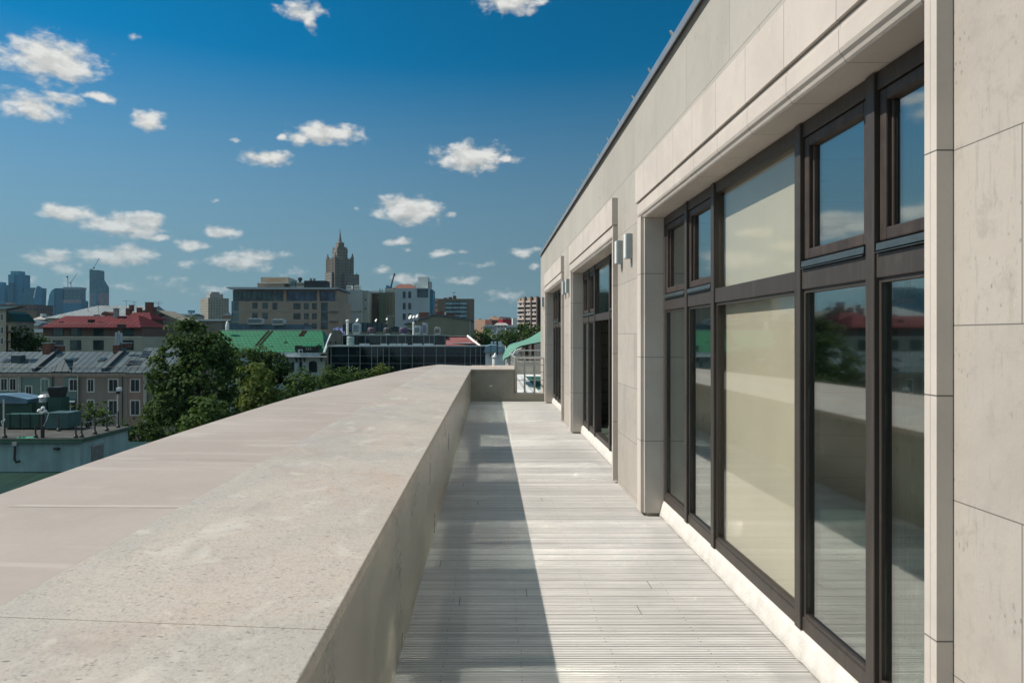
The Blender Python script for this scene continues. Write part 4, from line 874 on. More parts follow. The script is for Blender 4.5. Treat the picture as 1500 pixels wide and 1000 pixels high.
# beige office with glazed top storey
D = 260; beige = pmat('beige stone wall', (.33, .265, .205), .85, .08, .2); t = root('glass_top_office', 'beige office block with a fully glazed top storey under a flat overhanging roof', 'building', 416, D)
boxp(350, 497, 441, 0, D, 22, GZ).build('wall', beige, t)
boxp(339, 349.9, 441, 0, D+.8, 20, GZ).build('glazed_corner', facade('corner glazing', (.16, .23, .23), (.05, .09, .09), 1.6, 3.6, .9, .85, .2), t)
boxp(341, 494, 425, 440.8, D+.6, 20, Z(440.8, D)).build('top_storey', beige, t)
def glaz(px0, px1, py0, py1, n, nm='glazing', mt=None):
    x0, x1, z0, z1 = X(px0, D), X(px1, D), Z(py1, D), Z(py0, D); o = MB().box(x0, x1, D+.42, D+.595, z0, z1).build(nm, mt or dark_glass('office glazing', (.03, .075, .08), .08), t)
    f = MB()
    for k in range(n+1): xx = x0+(x1-x0)*k/n; f.box(xx-.06, xx+.06, D+.36, D+.418, z0, z1)
    f.build('mullion', M['black'], o)
glaz(342, 367, 426, 440.5, 4); glaz(369, 397, 426, 440.5, 4); glaz(399, 413, 426, 440.5, 2); blu = dark_glass('blue office glazing', (.03, .055, .10), .08)
glaz(421, 463, 426.5, 441, 5, 'glazing', blu); glaz(469, 490, 426.5, 441, 2, 'glazing', blu)
for px in (417.5, 466): boxp(px-2, px+2, 424.5, 441.5, D+.2, .2).build('pier', beige, t)
MB().prism([(X(334, D), Z(422, D)), (X(340, D), Z(424.3, D)), (X(491, D), Z(424.3, D)), (X(497, D), Z(423, D)), (X(496, D), Z(421.5, D)), (X(334, D), Z(420.8, D))], D-1.8, D+22).build('roof_slab', M['metal'], t)
for (a, b, c, e) in ((370,377,443.5,451.5),(384.5,392,443.5,451.5),(399.5,406,443.5,453),(430,440,444,452.5),(445.5,452,444,452.5),(457.5,464,444,452.5),(370,377,458.5,466.5),(384.5,392,458.5,466.5),(430,440,459,467),(445.5,452,459,467),(457.5,464,459,467),(445.5,452,473.5,481),(457.5,464,473.5,481)):
    wind(t, a, b, c, e, D, M['black'], M['panel'], .06, (0, 0))
for py in (456, 470.5): MB().box(X(349, D), X(497, D), D-.12, D-.002, Z(py+.6, D), Z(py, D)).build('ledge', M['concrete'], t)
o = boxp(470, 480, 443, 482, D-.1, .098).build('stair_glazing', M['panel'], t)
for py in (455.3, 469.8): boxp(481, 494, py-.6, py+.3, D-1.2, 1.19).build('balcony', M['concrete'], t)
boxp(377, 416, 414, 420.7, D+4, 9, Z(420.6, D)).build('penthouse', beige, t); boxp(382, 422, 406, 413.9, D+9, 9, Z(420, D)).build('lift_house', pmat('pale beige', (.44, .37, .29), .85), t)
MB().box(X(375, D), X(418, D), D+3, D+13.2, Z(413.9, D)+.01, Z(413.2, D)).build('penthouse_slab', M['white'], t); MB().box(X(381, D), X(404, D), D+8.6, D+18.4, Z(405.9, D), Z(404.5, D)).build('lift_house_parapet', bpy.data.materials['pale beige'], t)
acunit(425, 432, 410, 419.5, D+6, 3, 'pale green rooftop tank unit on the glass topped office', pmat('tank green', (.18, .26, .25), .6), None, 1)
acunit(434, 446, 413.5, 420, D+6, 3, 'beige low unit between the tank and the dark plant screen on the office', pmat('beige unit', (.36, .33, .28), .6), None, 2)
t = root('plant_screen', 'large black plant screen on the right of the glass topped office roof', 'plant screen', 460, D+5, None, Z(421, D))
boxp(445.5, 478, 411, 420.5, D+5, 6).build('screen', pmat('black screen', (.018, .026, .03), .6), t)
for px, w in ((455, 3), (460, 2.5)): boxp(px-w/2, px+w/2, 407.5, 410.9, D+7, 1).build('flue', M['concrete'], t)
t = root('chimney_pot', 'dark round ventilator on top of the office roof', 'vent', 439.5, D+8, None, Z(420, D)); MB().lathe(P(439.5, 420, D+8), [(.5, 0), (.5, 2.2), (.8, 2.3), (.8, 3.1), (.2, 3.4)], 12).build('ventilator', M['black'], t)
# blue grey plant building in front of it
D = 200; t = root('blue_grey_roof_block', 'blue grey metal clad roof block between the green roof and the beige office', 'building', 392, D)
MB().hexa([(X(322, D), D, GZ), (X(462, D), D, GZ), (X(462, D), D+10, GZ), (X(322, D), D+10, GZ)], [(X(326, D), D, Z(474, D)), (X(444, D), D, Z(475, D)), (X(444, D), D+10, Z(475, D)), (X(326, D), D+10, Z(474, D))]).build('wall', seam_mat('blue grey cladding', (.10, .16, .20), .5, .2, .5), t)
acunit(362.5, 384, 466.5, 474, D-1.5, 2, 'pale blue rooftop chiller with three fans near the office', M['ac'], None, 3)
acunit(398, 415, 467.5, 475, D-1.5, 3, 'cluttered pale rooftop unit in the middle of the blue grey block', pmat('pale unit', (.42, .46, .47), .6), None, 2)
t = root('white_cone', 'white conical rooftop cover at the left end of the green roof', 'vent', 333, 156, None, Z(485, 156)); MB().lathe(P(333, 483.5, 156), [(.38, 0), (.40, .9), (.25, 1.6), (.05, 1.9)], 12).build('cover', M['white'], t)
# green roofed mansion
D = 150; wg = pmat('pale green white wall', (.33, .40, .37), .9, .12, .3, streak=.1); t = root('green_roof_mansion', 'white mansion with a bright green tiled roof and bracketed eaves', 'house', 420, D)
MB().box(X(318, D), X(476, D), D, D+16, GZ, Z(521, D)).build('wall', wg, t)
tile, TT, bb = newmat('green roof tiles'); cc = coord(TT); xx, yy, zz = TT.sep(cc)
rowl = TT.m('FRACT', TT.m('DIVIDE', TT.m('ADD', zz, 300), .52)); diag = TT.m('FRACT', TT.m('DIVIDE', TT.m('ADD', TT.m('ADD', xx, 300), TT.m('MULTIPLY', zz, 1.1)), .85))
kk = TT.m('MULTIPLY', TT.ramp(rowl, 0, .45, .45, 1.1), TT.ramp(diag, 0, .4, .6, 1.1)); f2 = TT.m('MULTIPLY', kk, TT.ramp(TT.noise(cc, .6, 5, .6), .3, .7, .85, 1.12))
TT.put(bb.inputs['Base Color'], TT.mix(1, (.016, .125, .052), TT.xyz(f2, f2, f2), 'MULTIPLY')); bb.inputs['Roughness'].default_value = .5
Dr = D+8; ro = MB().hexa([(X(318, D), D-.5, Z(516, D)), (X(477, D), D-.5, Z(516, D)), (X(477, D), D+16, Z(516, D)), (X(318, D), D+16, Z(516, D))], [(X(322, Dr), Dr, Z(484, Dr)), (X(472, Dr), Dr, Z(484, Dr)), (X(472, Dr), Dr+.6, Z(484, Dr)), (X(322, Dr), Dr+.6, Z(484, Dr))]).build('roof', tile, t)
MB().box(X(326, Dr), X(470, Dr), Dr-.02, Dr+.62, Z(484, Dr)+.01, Z(482.8, Dr)).build('ridge_cap', M['steel'], ro)
def atr(v): return (D-.5+(Dr-D+.5)*v, Z(516, D)+(Z(484, Dr)-Z(516, D))*v)
for px, lo, hi, w in ((373, .3, .98, .9), (430, .72, .98, .8)):
    a, b = atr(lo), atr(hi); mm = MB()
    for s in (-w/2, w/2): mm.tube([(X(px, D)+s, a[0], a[1]+.12), (X(px, D)+s+1.3*(hi-lo), b[0], b[1]+.12)], .10, 4)
    for k in range(8): v = lo+(hi-lo)*k/8; q = atr(v); c = X(px, D)+1.3*(v-lo); mm.box(c-w/2, c+w/2, q[0]-.06, q[0]+.06, q[1]+.06, q[1]+.2)
    mm.build('roof_ladder', M['brick'], ro)
a = atr(.45); MB().tube([(X(412, D), a[0], a[1]), (X(412, D), a[0], a[1]+.7)], .06, 4).build('vent_pipe', M['black'], ro); 
MB().box(X(410, D), X(414, D), a[0]-.3, a[0]+.3, a[1]-.1, a[1]+.08).build('vent_base', M['black'], ro)
dm = boxp(432, 466, 506, 514.5, D-.7, 4).build('dormer_band', M['black'], t); MB().prism([(D-1.2, Z(507, D)), (D+2.2, Z(502.5, D)), (D+2.2, Z(504.5, D)), (D-1.2, Z(508.5, D))], X(444, D), X(465, D), 'x').build('dormer_roof', tile, dm)
MB().box(X(450, D), X(459, D), D-.78, D-.702, Z(512.5, D), Z(508.5, D)).build('dormer_window', M['panel'], dm)
for k in range(3): xx = X(450+k*3, D); MB().box(xx-.05, xx+.05, D-.83, D-.782, Z(512.5, D), Z(508.5, D)).build('glazing_bar', wf, dm)
fw = wind(t, 439, 442.5, 512.5, 517, D-1.0, M['white'], M['pane'], .12, (0, 0)); MB().box(X(438, D), X(443.5, D), D-.99, D-.6, Z(518, D), Z(512, D)).build('dormer_box', wg, t)
MB().box(X(410, D), X(480, D), D-1.3, D+.4, Z(523, D), Z(521.2, D)).build('eave_slab', M['white'], t); MB().box(X(412, D), X(470, D), D-.6, D-.003, Z(521.1, D)+.0, Z(516.2, D)).build('parapet', pmat('blue white panel', (.36, .44, .50), .8), t)
for px in (420.5, 434.5, 440.5, 446.5, 471): MB().prism([(D-1.1, Z(523.1, D)), (D-.004, Z(523.1, D)), (D-.004, Z(530, D)), (D-.3, Z(528, D))], X(px, D)-.1, X(px, D)+.1, 'x').build('bracket', M['black'], t)
for (a, b, c, e) in ((426.5,431,530,543),(438.5,443,530,543)): wind(t, a, b, c, e, D, wg, M['pane'], .1, (0, 0))
for (a, b) in ((432, 437), (444, 447)): MB().box(X(a, D), X(b, D), D-.05, D-.002, Z(543, D), Z(532, D)).build('blue_panel', bpy.data.materials['blue white panel'], t)
MB().prism([(X(452.5, D), Z(545, D)), (X(464.5, D), Z(545, D)), (X(464.5, D), Z(532, D))]+[(X(458.5, D)+.82*math.cos(math.pi*k/8), Z(532, D)+.5*math.sin(math.pi*k/8)) for k in range(1, 8)]+[(X(452.5, D), Z(532, D))], D-.08, D-.003).build('arched_window', M['pane'], t)
D = 146; t = root('pointed_gable_house', 'narrow beige pointed gable with two tiny windows left of the glass building', 'house', 487, D)
MB().prism([(X(478, D), GZ), (X(496, D), GZ), (X(496, D), Z(506, D)), (X(494, D), Z(498, D)), (X(488, D), Z(483, D)), (X(479, D), Z(503, D))], D, D+8).build('wall', olive, t)
wind(t, 482.5, 485, 500, 503, D, olive, M['black'], .06, (0, 0)); wind(t, 490.5, 493, 500, 503, D, olive, M['black'], .06, (0, 0))
MB().add([P(473, 516, D-1), P(476, 516, D-1), P(487, 487, D+4), P(483, 489, D+4)], [(0, 1, 2, 3)]).build('flashing', M['ac'], t)
t = root('blue_tarpaulin', 'crumpled blue tarpaulin sheltering a roof behind the pointed gable', 'tarpaulin', 498, 152, None, Z(498, 152))
vs = []; fs = []; D = 152
for i in range(13):
    for j in range(7): vs.append((X(486+i*1.8, D), D+j*.45+.3*math.sin(i*1.9+j), Z(494-14*(1-(1-j/6)**2)+i*.1-2*(i/12), D)+random.uniform(-.18, .18)))
for i in range(12):
    for j in range(6): a = i*7+j; fs.append((a, a+7, a+8, a+1))
MB().add(vs, fs).build('sheet', pmat('indigo tarpaulin', (.07, .095, .22), .45, .3, .6), t, smooth=True); MB().box(X(486, D), X(507, D), D+1, D+4, GZ, Z(494, D)).build('covered_wall', M['black'], t)
# dark glass building
D = 115; t = root('glass_building', 'low dark glass curtain wall building in two tiers with white glazing bars', 'building', 600, D)
cg = dark_glass('curtain wall glass', (.010, .016, .019), .05, .6); bar = pmat('white glazing bar', (.24, .29, .30), .5)
boxp(481, 711, 508, 0, D, 7.9, GZ).build('lower_tier', cg, t); boxp(501, 652, 491.5, 508, D+8, 14, GZ).build('upper_tier', cg, t)
boxp(479, 712, 506.2, 507.9, D-.25, 8.1).build('lower_roof_edge', bar, t); boxp(500, 652.5, 490.3, 491.4, D+7.7, 14.5).build('upper_roof_edge', bar, t)
for px in (485,510.5,527.5,544.5,553,561.5,570,587,604,621,639,652,681,689,697,704): MB().box(X(px, D)-.035, X(px, D)+.035, D-.07, D-.003, Z(545, D), Z(508, D)).build('glazing_bar', bar, t)
for py in (520.5, 532): MB().box(X(484, D), X(711, D), D-.05, D-.002, Z(py+.35, D), Z(py, D)).build('transom', bar, t)
for px in (502,535,558,566,583,594,604,621,629,636,652): MB().box(X(px, D+8)-.03, X(px, D+8)+.03, D+7.94, D+7.997, Z(506, D+8), Z(491.6, D+8)).build('glazing_bar', bar, t)
rr = pmat('red brown roof', (.22, .075, .065), .7, .12, .6)
MB().hexa([(X(653, D), D+.1, Z(507, D)), (X(711, D), D+.1, Z(513.5, D)), (X(687, D+12), D+12, Z(498, D+12)), (X(653, D+12), D+12, Z(498, D+12))], [(X(653, D), D+.1, Z(506, D)), (X(711, D), D+.1, Z(512.5, D)), (X(687, D+12), D+12, Z(494, D+12)), (X(653, D+12), D+12, Z(494, D+12))]).build('red_roof', rr, t)
MB().tube([P(713, 515, D-.1), P(685, 492, D+12.4)], .22, 4).build('white_verge', M['white'], t); MB().box(X(652, D+12), X(684, D+12), D+12.1, D+12.5, GZ, Z(492.5, D+12)).build('back_parapet', M['black'], t); MB().box(X(652, D+12), X(684, D+12), D+12.0, D+12.6, Z(492.4, D+12), Z(491.8, D+12)).build('parapet_cap', M['white'], t)
MB().hexa([P(656, 508, D+3), P(697, 508, D+3), P(691, 506.5, D+6), P(657, 506.5, D+6)], [P(656, 503, D+3), P(697, 503, D+3), P(691, 503, D+6), P(657, 503, D+6)]).build('roof_recess', M['black'], t)
MB().box(X(655, D+6), X(690, D+6), D+2.9, D+6.1, Z(503, D+3)+.003, Z(502.2, D+3)).build('recess_cap', M['white'], t)
t = root('water_tank', 'ribbed pale green rooftop tank standing on the lower tier of the glass building', 'tank', 513, D+4, None, Z(506, D)); MB().lathe((X(513.5, D+4), D+4, Z(506.2, D)), [(.60, 0), (.60, 1.3), (.5, 1.42)], 14).build('drum', pmat('tank', (.20, .30, .30), .5), t); 
for k in range(3): MB().lathe((X(513.5, D+4), D+4, Z(506.2, D)+.2+k*.45), [(.60, 0), (.64, .02), (.64, .08), (.60, .1)], 14).build('rib', M['steel'], t)
T6 = root('rooflight_strip', 'row of pale low rooflights along the foot of the upper glass tier', 'rooflight', 580, D+7, None, Z(506.2, D))
for a, b in ((527,541),(558,567),(571,580),(582,588),(590,597),(605,618),(621,635)): MB().box(X(a, D+6), X(b, D+6), D+5.5, D+6.5, Z(506.1, D), Z(505.9, D)+.25).build('rooflight', M['ac'], T6)
u = D+12
acunit(516, 527, 474, 488, u, 1.6, 'tall pale box unit at the left end of the glass building roof', M['ac'], None, 1)
for k, (px, m_, lab) in enumerate(((543.5, (.075, .055, .075), 'dark purple covered unit at the left of three on the glass building roof'), (567, (.05, .055, .05), 'dark green grey covered unit in the middle of three on the glass building roof'), (590, (.055, .045, .085), 'violet covered unit at the right of three on the glass building roof'))):
    t2 = root('covered_unit', lab, 'rooftop unit', px, u, None, Z(490, u)); cm = pmat('wrap', m_, .7, .35, 2)
    MB().lathe((X(px, u), u+.8, Z(489.5, u)), [(.6, .15), (.72, .4), (.74, .9), (.55, 1.15), (.2, 1.2)], 10).build('cover', cm, t2); MB().box(X(px, u)-.4, X(px, u)+.4, u+.4, u+1.2, Z(490.3, u), Z(489.5, u)+.149).build('base', M['steel'], t2)
acunit(606, 616, 478, 489, u, 1.6, 'pale box unit beside the white flue on the glass building roof', M['ac'], None, 1)
acunit(618, 626, 474, 489, u+.5, 1.4, 'tall lilac grey box flue with a white cap on the glass building roof', pmat('lilac unit', (.30, .31, .36), .5), None, 1)
acunit(636, 645, 480, 490, u, 1.4, 'squat domed unit at the right end of the glass building roof', M['concrete'], None, 1)
t = root('white_flue', 'thin white standing flue pipe on the glass building roof', 'flue', 605.5, u, None, Z(490, u)); MB().tube([P(605.5, 490.4, u), P(605.5, 474, u)], .14, 8).build('pipe', M['white'], t); MB().lathe(P(605.5, 474, u), [(.2, 0), (.2, .2), (.05, .3)], 8).build('cowl', M['white'], t)
t = root('white_flue', 'stubby cream flue pipe at the left end of the glass building roof', 'flue', 509, u, None, Z(490, u)); MB().tube([P(509, 490.4, u), P(509, 471, u)], .20, 8).build('pipe', M['white'], t); MB().lathe(P(509, 471, u), [(.3, 0), (.3, .25), (.08, .35)], 8).build('cowl', M['white'], t)
# roofs right behind it
D = 150; t = root('low_roof_house', 'low house with a pale grey metal roof behind the glass building units', 'house', 560, D)
MB().box(X(505, D), X(600, D), D, D+12, GZ, Z(484, D)).build('wall', cream, t)
MB().prism([(X(503, D), Z(485, D)), (X(612, D), Z(485, D)), (X(590, D), Z(480, D)), (X(560, D), Z(473, D)), (X(520, D), Z(472.5, D)), (X(503, D), Z(475, D))], D-.5, D+12.5).build('roof', roofm, t); chimney(t, 567.5, 575.5, 463, 480, D-1.5, 1.2, olive)
D = 175; t = root('olive_gable_hall', 'broad olive rendered gable wall with a low pitched roof', 'building', 645, D)
MB().prism([(X(596, D), GZ), (X(690, D), GZ), (X(690, D), Z(468.5, D)), (X(637, D), Z(461, D)), (X(596, D), Z(475, D))], D, D+20).build('wall', pmat('olive gable', (.235, .225, .165), .9, .06, .2, streak=.08), t)
MB().add([(X(592, D), D-.4, Z(474.2, D)), (X(637, D), D-.4, Z(459.6, D)), (X(692, D), D-.4, Z(467.6, D)), (X(592, D), D-.4, Z(476.4, D)), (X(637, D), D-.4, Z(461.3, D)), (X(692, D), D-.4, Z(469.3, D))]+[(x_, D+20.4, z_) for x_, z_ in ((X(592, D), Z(474.2, D)), (X(637, D), Z(459.6, D)), (X(692, D), Z(467.6, D)), (X(592, D), Z(476.4, D)), (X(637, D), Z(461.3, D)), (X(692, D), Z(469.3, D)))],
 [(0,1,4,3),(1,2,5,4),(0,6,7,1),(1,7,8,2),(3,4,10,9),(4,5,11,10),(6,9,10,7),(7,10,11,8),(0,3,9,6),(2,8,11,5)]).build('roof', pmat('slate blue roof', (.09, .13, .15), .6), t)
pipe(t, 688.5, 470, 495, D, M['steel'], .1); chimney(t, 614, 628, 457.5, 468, D+4, 2, M['brick'])
tb2 = root('terracotta_ridge', 'orange brown tiled roof ridge peeking over the olive gable', 'house', 655, D+25); MB().prism([(X(639, D+25), GZ), (X(681, D+25), GZ), (X(681, D+25), Z(466.5, D+25)), (X(664, D+25), Z(461, D+25)), (X(646, D+25), Z(455, D+25)), (X(639, D+25), Z(459, D+25))], D+25, D+34).build('roof_body', M['brick'], tb2); boxp(651, 653.5, 457, 461, D+24.5, .5).build('white_flue', M['white'], tb2)
for (px, py, D_, r, lab) in ((523.5, 469, 151, .55, 'white satellite dish on a mast left of the scaffolded block'), (551, 469, 151, .45, 'small white satellite dish above the pale grey roof'), (601, 464.5, 160, .7, 'largest white satellite dish left of the olive gable'), (606, 464, 165, .5, 'white satellite dish just right of the largest one'), (611, 463, 168, .6, 'white satellite dish against the brick chimney of the olive gable'), (567, 467, 152, .4, 'tiny white satellite dish beside the square chimney')): dish(px, py, D_, r, lab)
# apartment and office blocks behind
D = 300; gw = pmat('grey white render wall', (.36, .39, .38), .9, .08, .06, streak=.12); t = root('blank_white_block', 'blank grey white windowless block with rooftop boxes right of the pinnacled tower', 'building', 520, D)
boxp(501, 530, 424.5, 0, D, 20, GZ).build('wall', gw, t); boxp(530.1, 539, 425.5, 0, D+2, 18, GZ).build('side_bay', pmat('grey bay', (.27, .30, .28), .9), t); MB().box(X(501, D), X(530, D), D-.4, D-.002, Z(456, D), Z(454.5, D)).build('ledge', M['concrete'], t); boxp(510, 513, 427, 430, D-.1, .09).build('opening', M['black'], t)
for py in (438, 451): boxp(534.5, 536.5, py, py+2, D+1.9, .09).build('opening', M['black'], t)
acunit(507.5, 515, 418, 424, D+2, 3, 'white boxed unit at the left on the blank block roof', M['white'], None, 2); acunit(519, 527, 418, 424, D+2, 3, 'white boxed unit at the right on the blank block roof', M['white'], None, 1)
D = 310; t = root('scaffolded_block', 'brown half finished block wrapped in green scaffolding', 'building', 560, D)
net = facade('scaffold wall', (.12, .095, .07), (.055, .05, .04), 2.6, 3.2, .6, .6, .9); boxp(539, 556, 428, 0, D+3, 14, GZ).build('wall', net, t); boxp(557, 578.5, 428, 0, D, 16, GZ).build('front_wall', pmat('net covered wall', (.17, .155, .12), .9, .1, .1), t); boxp(564, 580, 421, 427.9, D+4, 9).build('roof_room', gw, t)
sf = MB()
for px in (556.5, 558.5, 561, 566, 571, 576): sf.box(X(px, D)-.09, X(px, D)+.09, D-1.5, D-1.32, GZ, Z(423 if px < 562 else 427, D))
for k in range(13): zz = Z(471-k*3.7, D); sf.box(X(556, D), X(578, D), D-1.56, D-1.1, zz-.09, zz+.09)
sf.build('scaffold', pmat('scaffold green', (.10, .17, .125), .7), t); sp = MB()
for k in range(14): sp.box(X(541+k*1.2, D), X(541+k*1.2, D)+.14, D+2.6, D+2.8, Z(428, D), Z(424.5+random.random(), D))
sp.box(X(540, D), X(557, D), D+2.5, D+2.9, Z(429.4, D), Z(428, D)); sp.build('roof_formwork', M['concrete'], t)
t = root('blue_roof_sign', 'small blue roof sign on the scaffolded block', 'sign', 567, D+3, None, Z(421, D)); MB().prism([(X(563.5, D), Z(420.8, D)), (X(572, D), Z(420.8, D)), (X(571, D), Z(419, D)), (X(564, D), Z(416, D))], D+4, D+5).build('board', pmat('sign blue two', (.04, .22, .36), .6), t)
t = root('mobile_crane', 'thin lattice crane jib rising behind the scaffolded block', 'crane', 573, D+30); MB().tube([(X(572, D+30), D+30, GZ), P(573, 418, D+30), P(578, 400, D+30)], [.5, .4, .3], 4).build('jib', M['black'], t); MB().tube([P(578, 400, D+30), P(579, 405, D+30)], .12, 4).build('hook_line', M['black'], t); MB().box(X(571, D+30)-2, X(571, D+30)+2, D+28, D+33, GZ, GZ+3).build('cab', M['white'], t)
D = 290; pw = pmat('pale blue white wall', (.42, .47, .49), .85, .06, .08, streak=.08); t = root('white_office', 'pale white office block with six tall dark windows and a set back stair tower', 'building', 605, D)
boxp(578.7, 629, 422, 0, D, 20, GZ).build('wall', pw, t)
for px in (590, 598):
    for py in (427, 443.5, 459): wind(t, px, px+4.3, py, py+9.5, D, pw, M['pane'], .1, (0, 0))
boxp(611, 627, 423, 435.5, D-.15, .147).build('loggia', dark_glass('loggia glass', (.04, .06, .075)), t); boxp(629.1, 633.5, 424, 0, D+3, 14, GZ).build('side_bay', tl, t)
MB().hexa([(X(574, D), D+2, Z(421.8, D)), (X(608, D), D+2, Z(421.8, D)), (X(608, D), D+16, Z(421.8, D)), (X(574, D), D+16, Z(421.8, D))], [(X(582, D), D+5, Z(415, D)), (X(602, D), D+5, Z(415, D)), (X(602, D), D+12, Z(415, D)), (X(582, D), D+12, Z(415, D))]).build('mansard', M['brick'], t)
o = boxp(612, 627, 405.5, 421.8, D+6, 9).build('stair_tower', M['white'], t); boxp(607.5, 611.9, 415, 421.8, D+5, 8).build('terrace_wall', M['white'], t); boxp(628, 631, 412, 424, D+7, 6).build('rear_bay', gw, t); MB().tube([P(605, 421.7, D+4), P(605, 412, D+4)], .2, 5).build('mast', M['white'], t)
D = 430; t = root('brown_apartments', 'brown brick apartment slab with blue grey glazed balconies', 'apartment block', 668, D)
boxp(641, 694, 437.5, 0, D, 16, GZ).build('wall', pmat('brown brick', (.185, .145, .115), .9, .08, .1), t); boxp(636.5, 640.9, 437, 0, D+2, 12, GZ).build('sun_painted_end', facade('orange beige end', (.42, .27, .19), (.15, .07, .05), 30, 3.0, .99, .45, .9), t)  # end bay: sunlight is put into its lighter wall colour
for k in range(6):
    for j, (a, b) in enumerate(((653, 663), (664, 672), (673, 684))):
        z_ = 443+k*6; fm = boxp(a, b, z_, z_+3.2, D-.9, .898).build('balcony', pmat('balcony panel', (.22, .31, .35), .6, .3, .5) if k+j == 0 else bpy.data.materials['balcony panel'], t); boxp(a+.2, b-.2, z_-2, z_-.05, D-.5, .45).build('balcony_glazing', M['panel'], t)
for px0, px1, py in ((657, 662, 435), (663.5, 668, 433), (650, 655, 436)): boxp(px0, px1, py, 437.4, D+4, 5).build('roof_box', M['brick'], t)
antenna(665, 428, 433, D+6, 'far tv antenna on the brown apartment slab', 2, 1.2)
D = 360; t = root('banded_tower_block', 'pinkish white high rise with brown bands beside the stone building corner', 'apartment block', 772, D)
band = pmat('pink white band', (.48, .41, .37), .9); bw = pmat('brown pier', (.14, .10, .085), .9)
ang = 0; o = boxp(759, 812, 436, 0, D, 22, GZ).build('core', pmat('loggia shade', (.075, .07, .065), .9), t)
for k in range(8):
    for a, b in ((759, 769.6), (771.2, 778.8), (780.4, 787)): boxp(a, b, 440.3+k*6.3, 443.2+k*6.3, D-.8, .798).build('balcony', band, t)
for a, b in ((760, 762.8), (764.4, 769.6), (772, 778.8), (782, 786)): boxp(a, b, 436.2, 440.2, D-.3, .297).build('attic_panel', pmat('attic tan', (.38, .29, .22), .9), t)
for px in (770.4, 779.6, 788): boxp(px-.8, px+.8, 434.5, 0, D-1.1, 1.098, GZ).build('pier', bw, t)
for k in range(7):
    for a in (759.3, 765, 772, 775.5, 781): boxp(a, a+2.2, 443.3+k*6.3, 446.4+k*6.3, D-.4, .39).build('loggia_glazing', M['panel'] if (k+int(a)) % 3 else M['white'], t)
boxp(784, 790, 432, 434.4, D+4, 8).build('roof_room', M['white'], t)
t.rotation_euler[2] = R(-42); t.scale[0] = 1.30
for (px0, px1, py, D, lab, mm) in ((694, 712, 468, 640, 'pale orange low block on the skyline right of the brown apartments', pmat('orange block', (.42, .27, .19), .9)), (710, 721, 468.5, 620, 'dark red brown low block on the skyline', M['brick']), (715.5, 733, 464, 650, 'boxy tan block rising highest on the right skyline', pmat('tan block', (.36, .25, .18), .9)), (729, 737, 467.5, 560, 'small bright red roofed block on the right skyline', pmat('bright red', (.34, .03, .04), .8)), (736, 757, 467, 640, 'long brown skyline block left of the banded high rise', pmat('mauve brown block', (.20, .13, .11), .9)), (751, 759, 466, 500, 'stepped white block beside the banded high rise', M['white'])):
    t = root('skyline_block', lab, 'building', (px0+px1)/2, D); boxp(px0, px1, py, 0, D, 20, GZ).build('wall', mm, t); boxp(px0+1, px0+4, py-1.2, py, D+3, 5).build('roof_box', M['concrete'], t); t.rotation_euler[2] = R(-30 if px0 < 730 else 0)
for (px0, px1, py, D, lab, rm) in ((708, 726, 479, 330, 'white house with a pale teal hipped roof between the trees on the right', roofm), (724, 745, 476.5, 420, 'grey long roofed house in the middle of the right hand trees', M['concrete']), (741, 756, 479.5, 340, 'white house with dark openings right of the grey long roof', roofm)):
    t = root('far_house', lab, 'house', (px0+px1)/2, D); boxp(px0, px1, py, 0, D, 12, GZ).build('wall', facade('white house wall', (.5, .5, .47), (.06, .06, .06), 1.9, 9, .4, .4, oz=2), t)
    MB().hexa([(X(px0-.6, D), D-.6, Z(py, D)+.003), (X(px1+.6, D), D-.6, Z(py, D)+.003), (X(px1+.6, D), D+12.6, Z(py, D)+.003), (X(px0-.6, D), D+12.6, Z(py, D)+.003)], [(X(px0+4, D), D+5, Z(py-4, D)), (X(px1-4, D), D+5, Z(py-4, D)), (X(px1-4, D), D+7, Z(py-4, D)), (X(px0+4, D), D+7, Z(py-4, D))]).build('roof', rm, t)
t = root('white_sail', 'small white curved roof fin among the trees on the right', 'roof fin', 728, 300); D = 300; MB().prism([(X(726, D), Z(489, D)), (X(728, D), Z(489, D)), (X(730.5, D), Z(481, D)), (X(729.5, D), Z(480, D)), (X(728, D), Z(484, D))], D, D+4).build('fin', M['white'], t); MB().box(X(722, D), X(732, D), D+1, D+8, GZ, Z(489, D)).build('base', roofm, t)
# blue grey roofs in front of the right hand trees
D = 60; t = root('blue_roof_house', 'small house with pale blue grey metal roofs left of the mint canopy', 'house', 728, D)
MB().box(X(711, D), X(738, D), D, D+6, GZ, Z(515, D)).build('wall', M['white'], t); MB().prism([(X(708, D), Z(516, D)), (X(740, D), Z(516, D)), (X(736, D), Z(507, D)), (X(720, D), Z(505, D)), (X(711, D), Z(507, D))], D-.4, D+6.4).build('roof', seam_mat('pale blue roof', (.25, .36, .42), .5, .2, .5), t)
for px0, px1 in ((719, 722.5), (724, 727), (730, 735)): boxp(px0, px1, 500, 506, D+3, .8).build('roof_vent', M['ac'], t)
wind(t, 717.5, 719.5, 518, 523, D, M['white'], M['pane'], .06, (0, 0)); wind(t, 722, 724, 518, 523, D, M['white'], M['pane'], .06, (0, 0))
t = root('conical_vent', 'white round vent with a conical cap in front of the blue grey roofs', 'vent', 725.5, 40, None, -2); D = 40; c = (X(725.5, D), D, Z(534, D)); h = Z(523, D)-Z(534, D)
MB().lathe(c, [(.16, -1.2), (.16, h)], 14).build('drum', M['white'], t); MB().lathe((c[0], c[1], c[2]+h+.002), [(.22, 0), (.10, .12), (.01, .24)], 14).build('cone_cap', M['metal'], t)
t = root('street_lamp', 'thin dark pole with a ring top in front of the right hand trees', 'lamp', 728.5, 45); D = 45; MB().tube([(X(728.5, D), D, GZ), P(728.5, 500, D)], .05, 6).build('pole', M['black'], t)
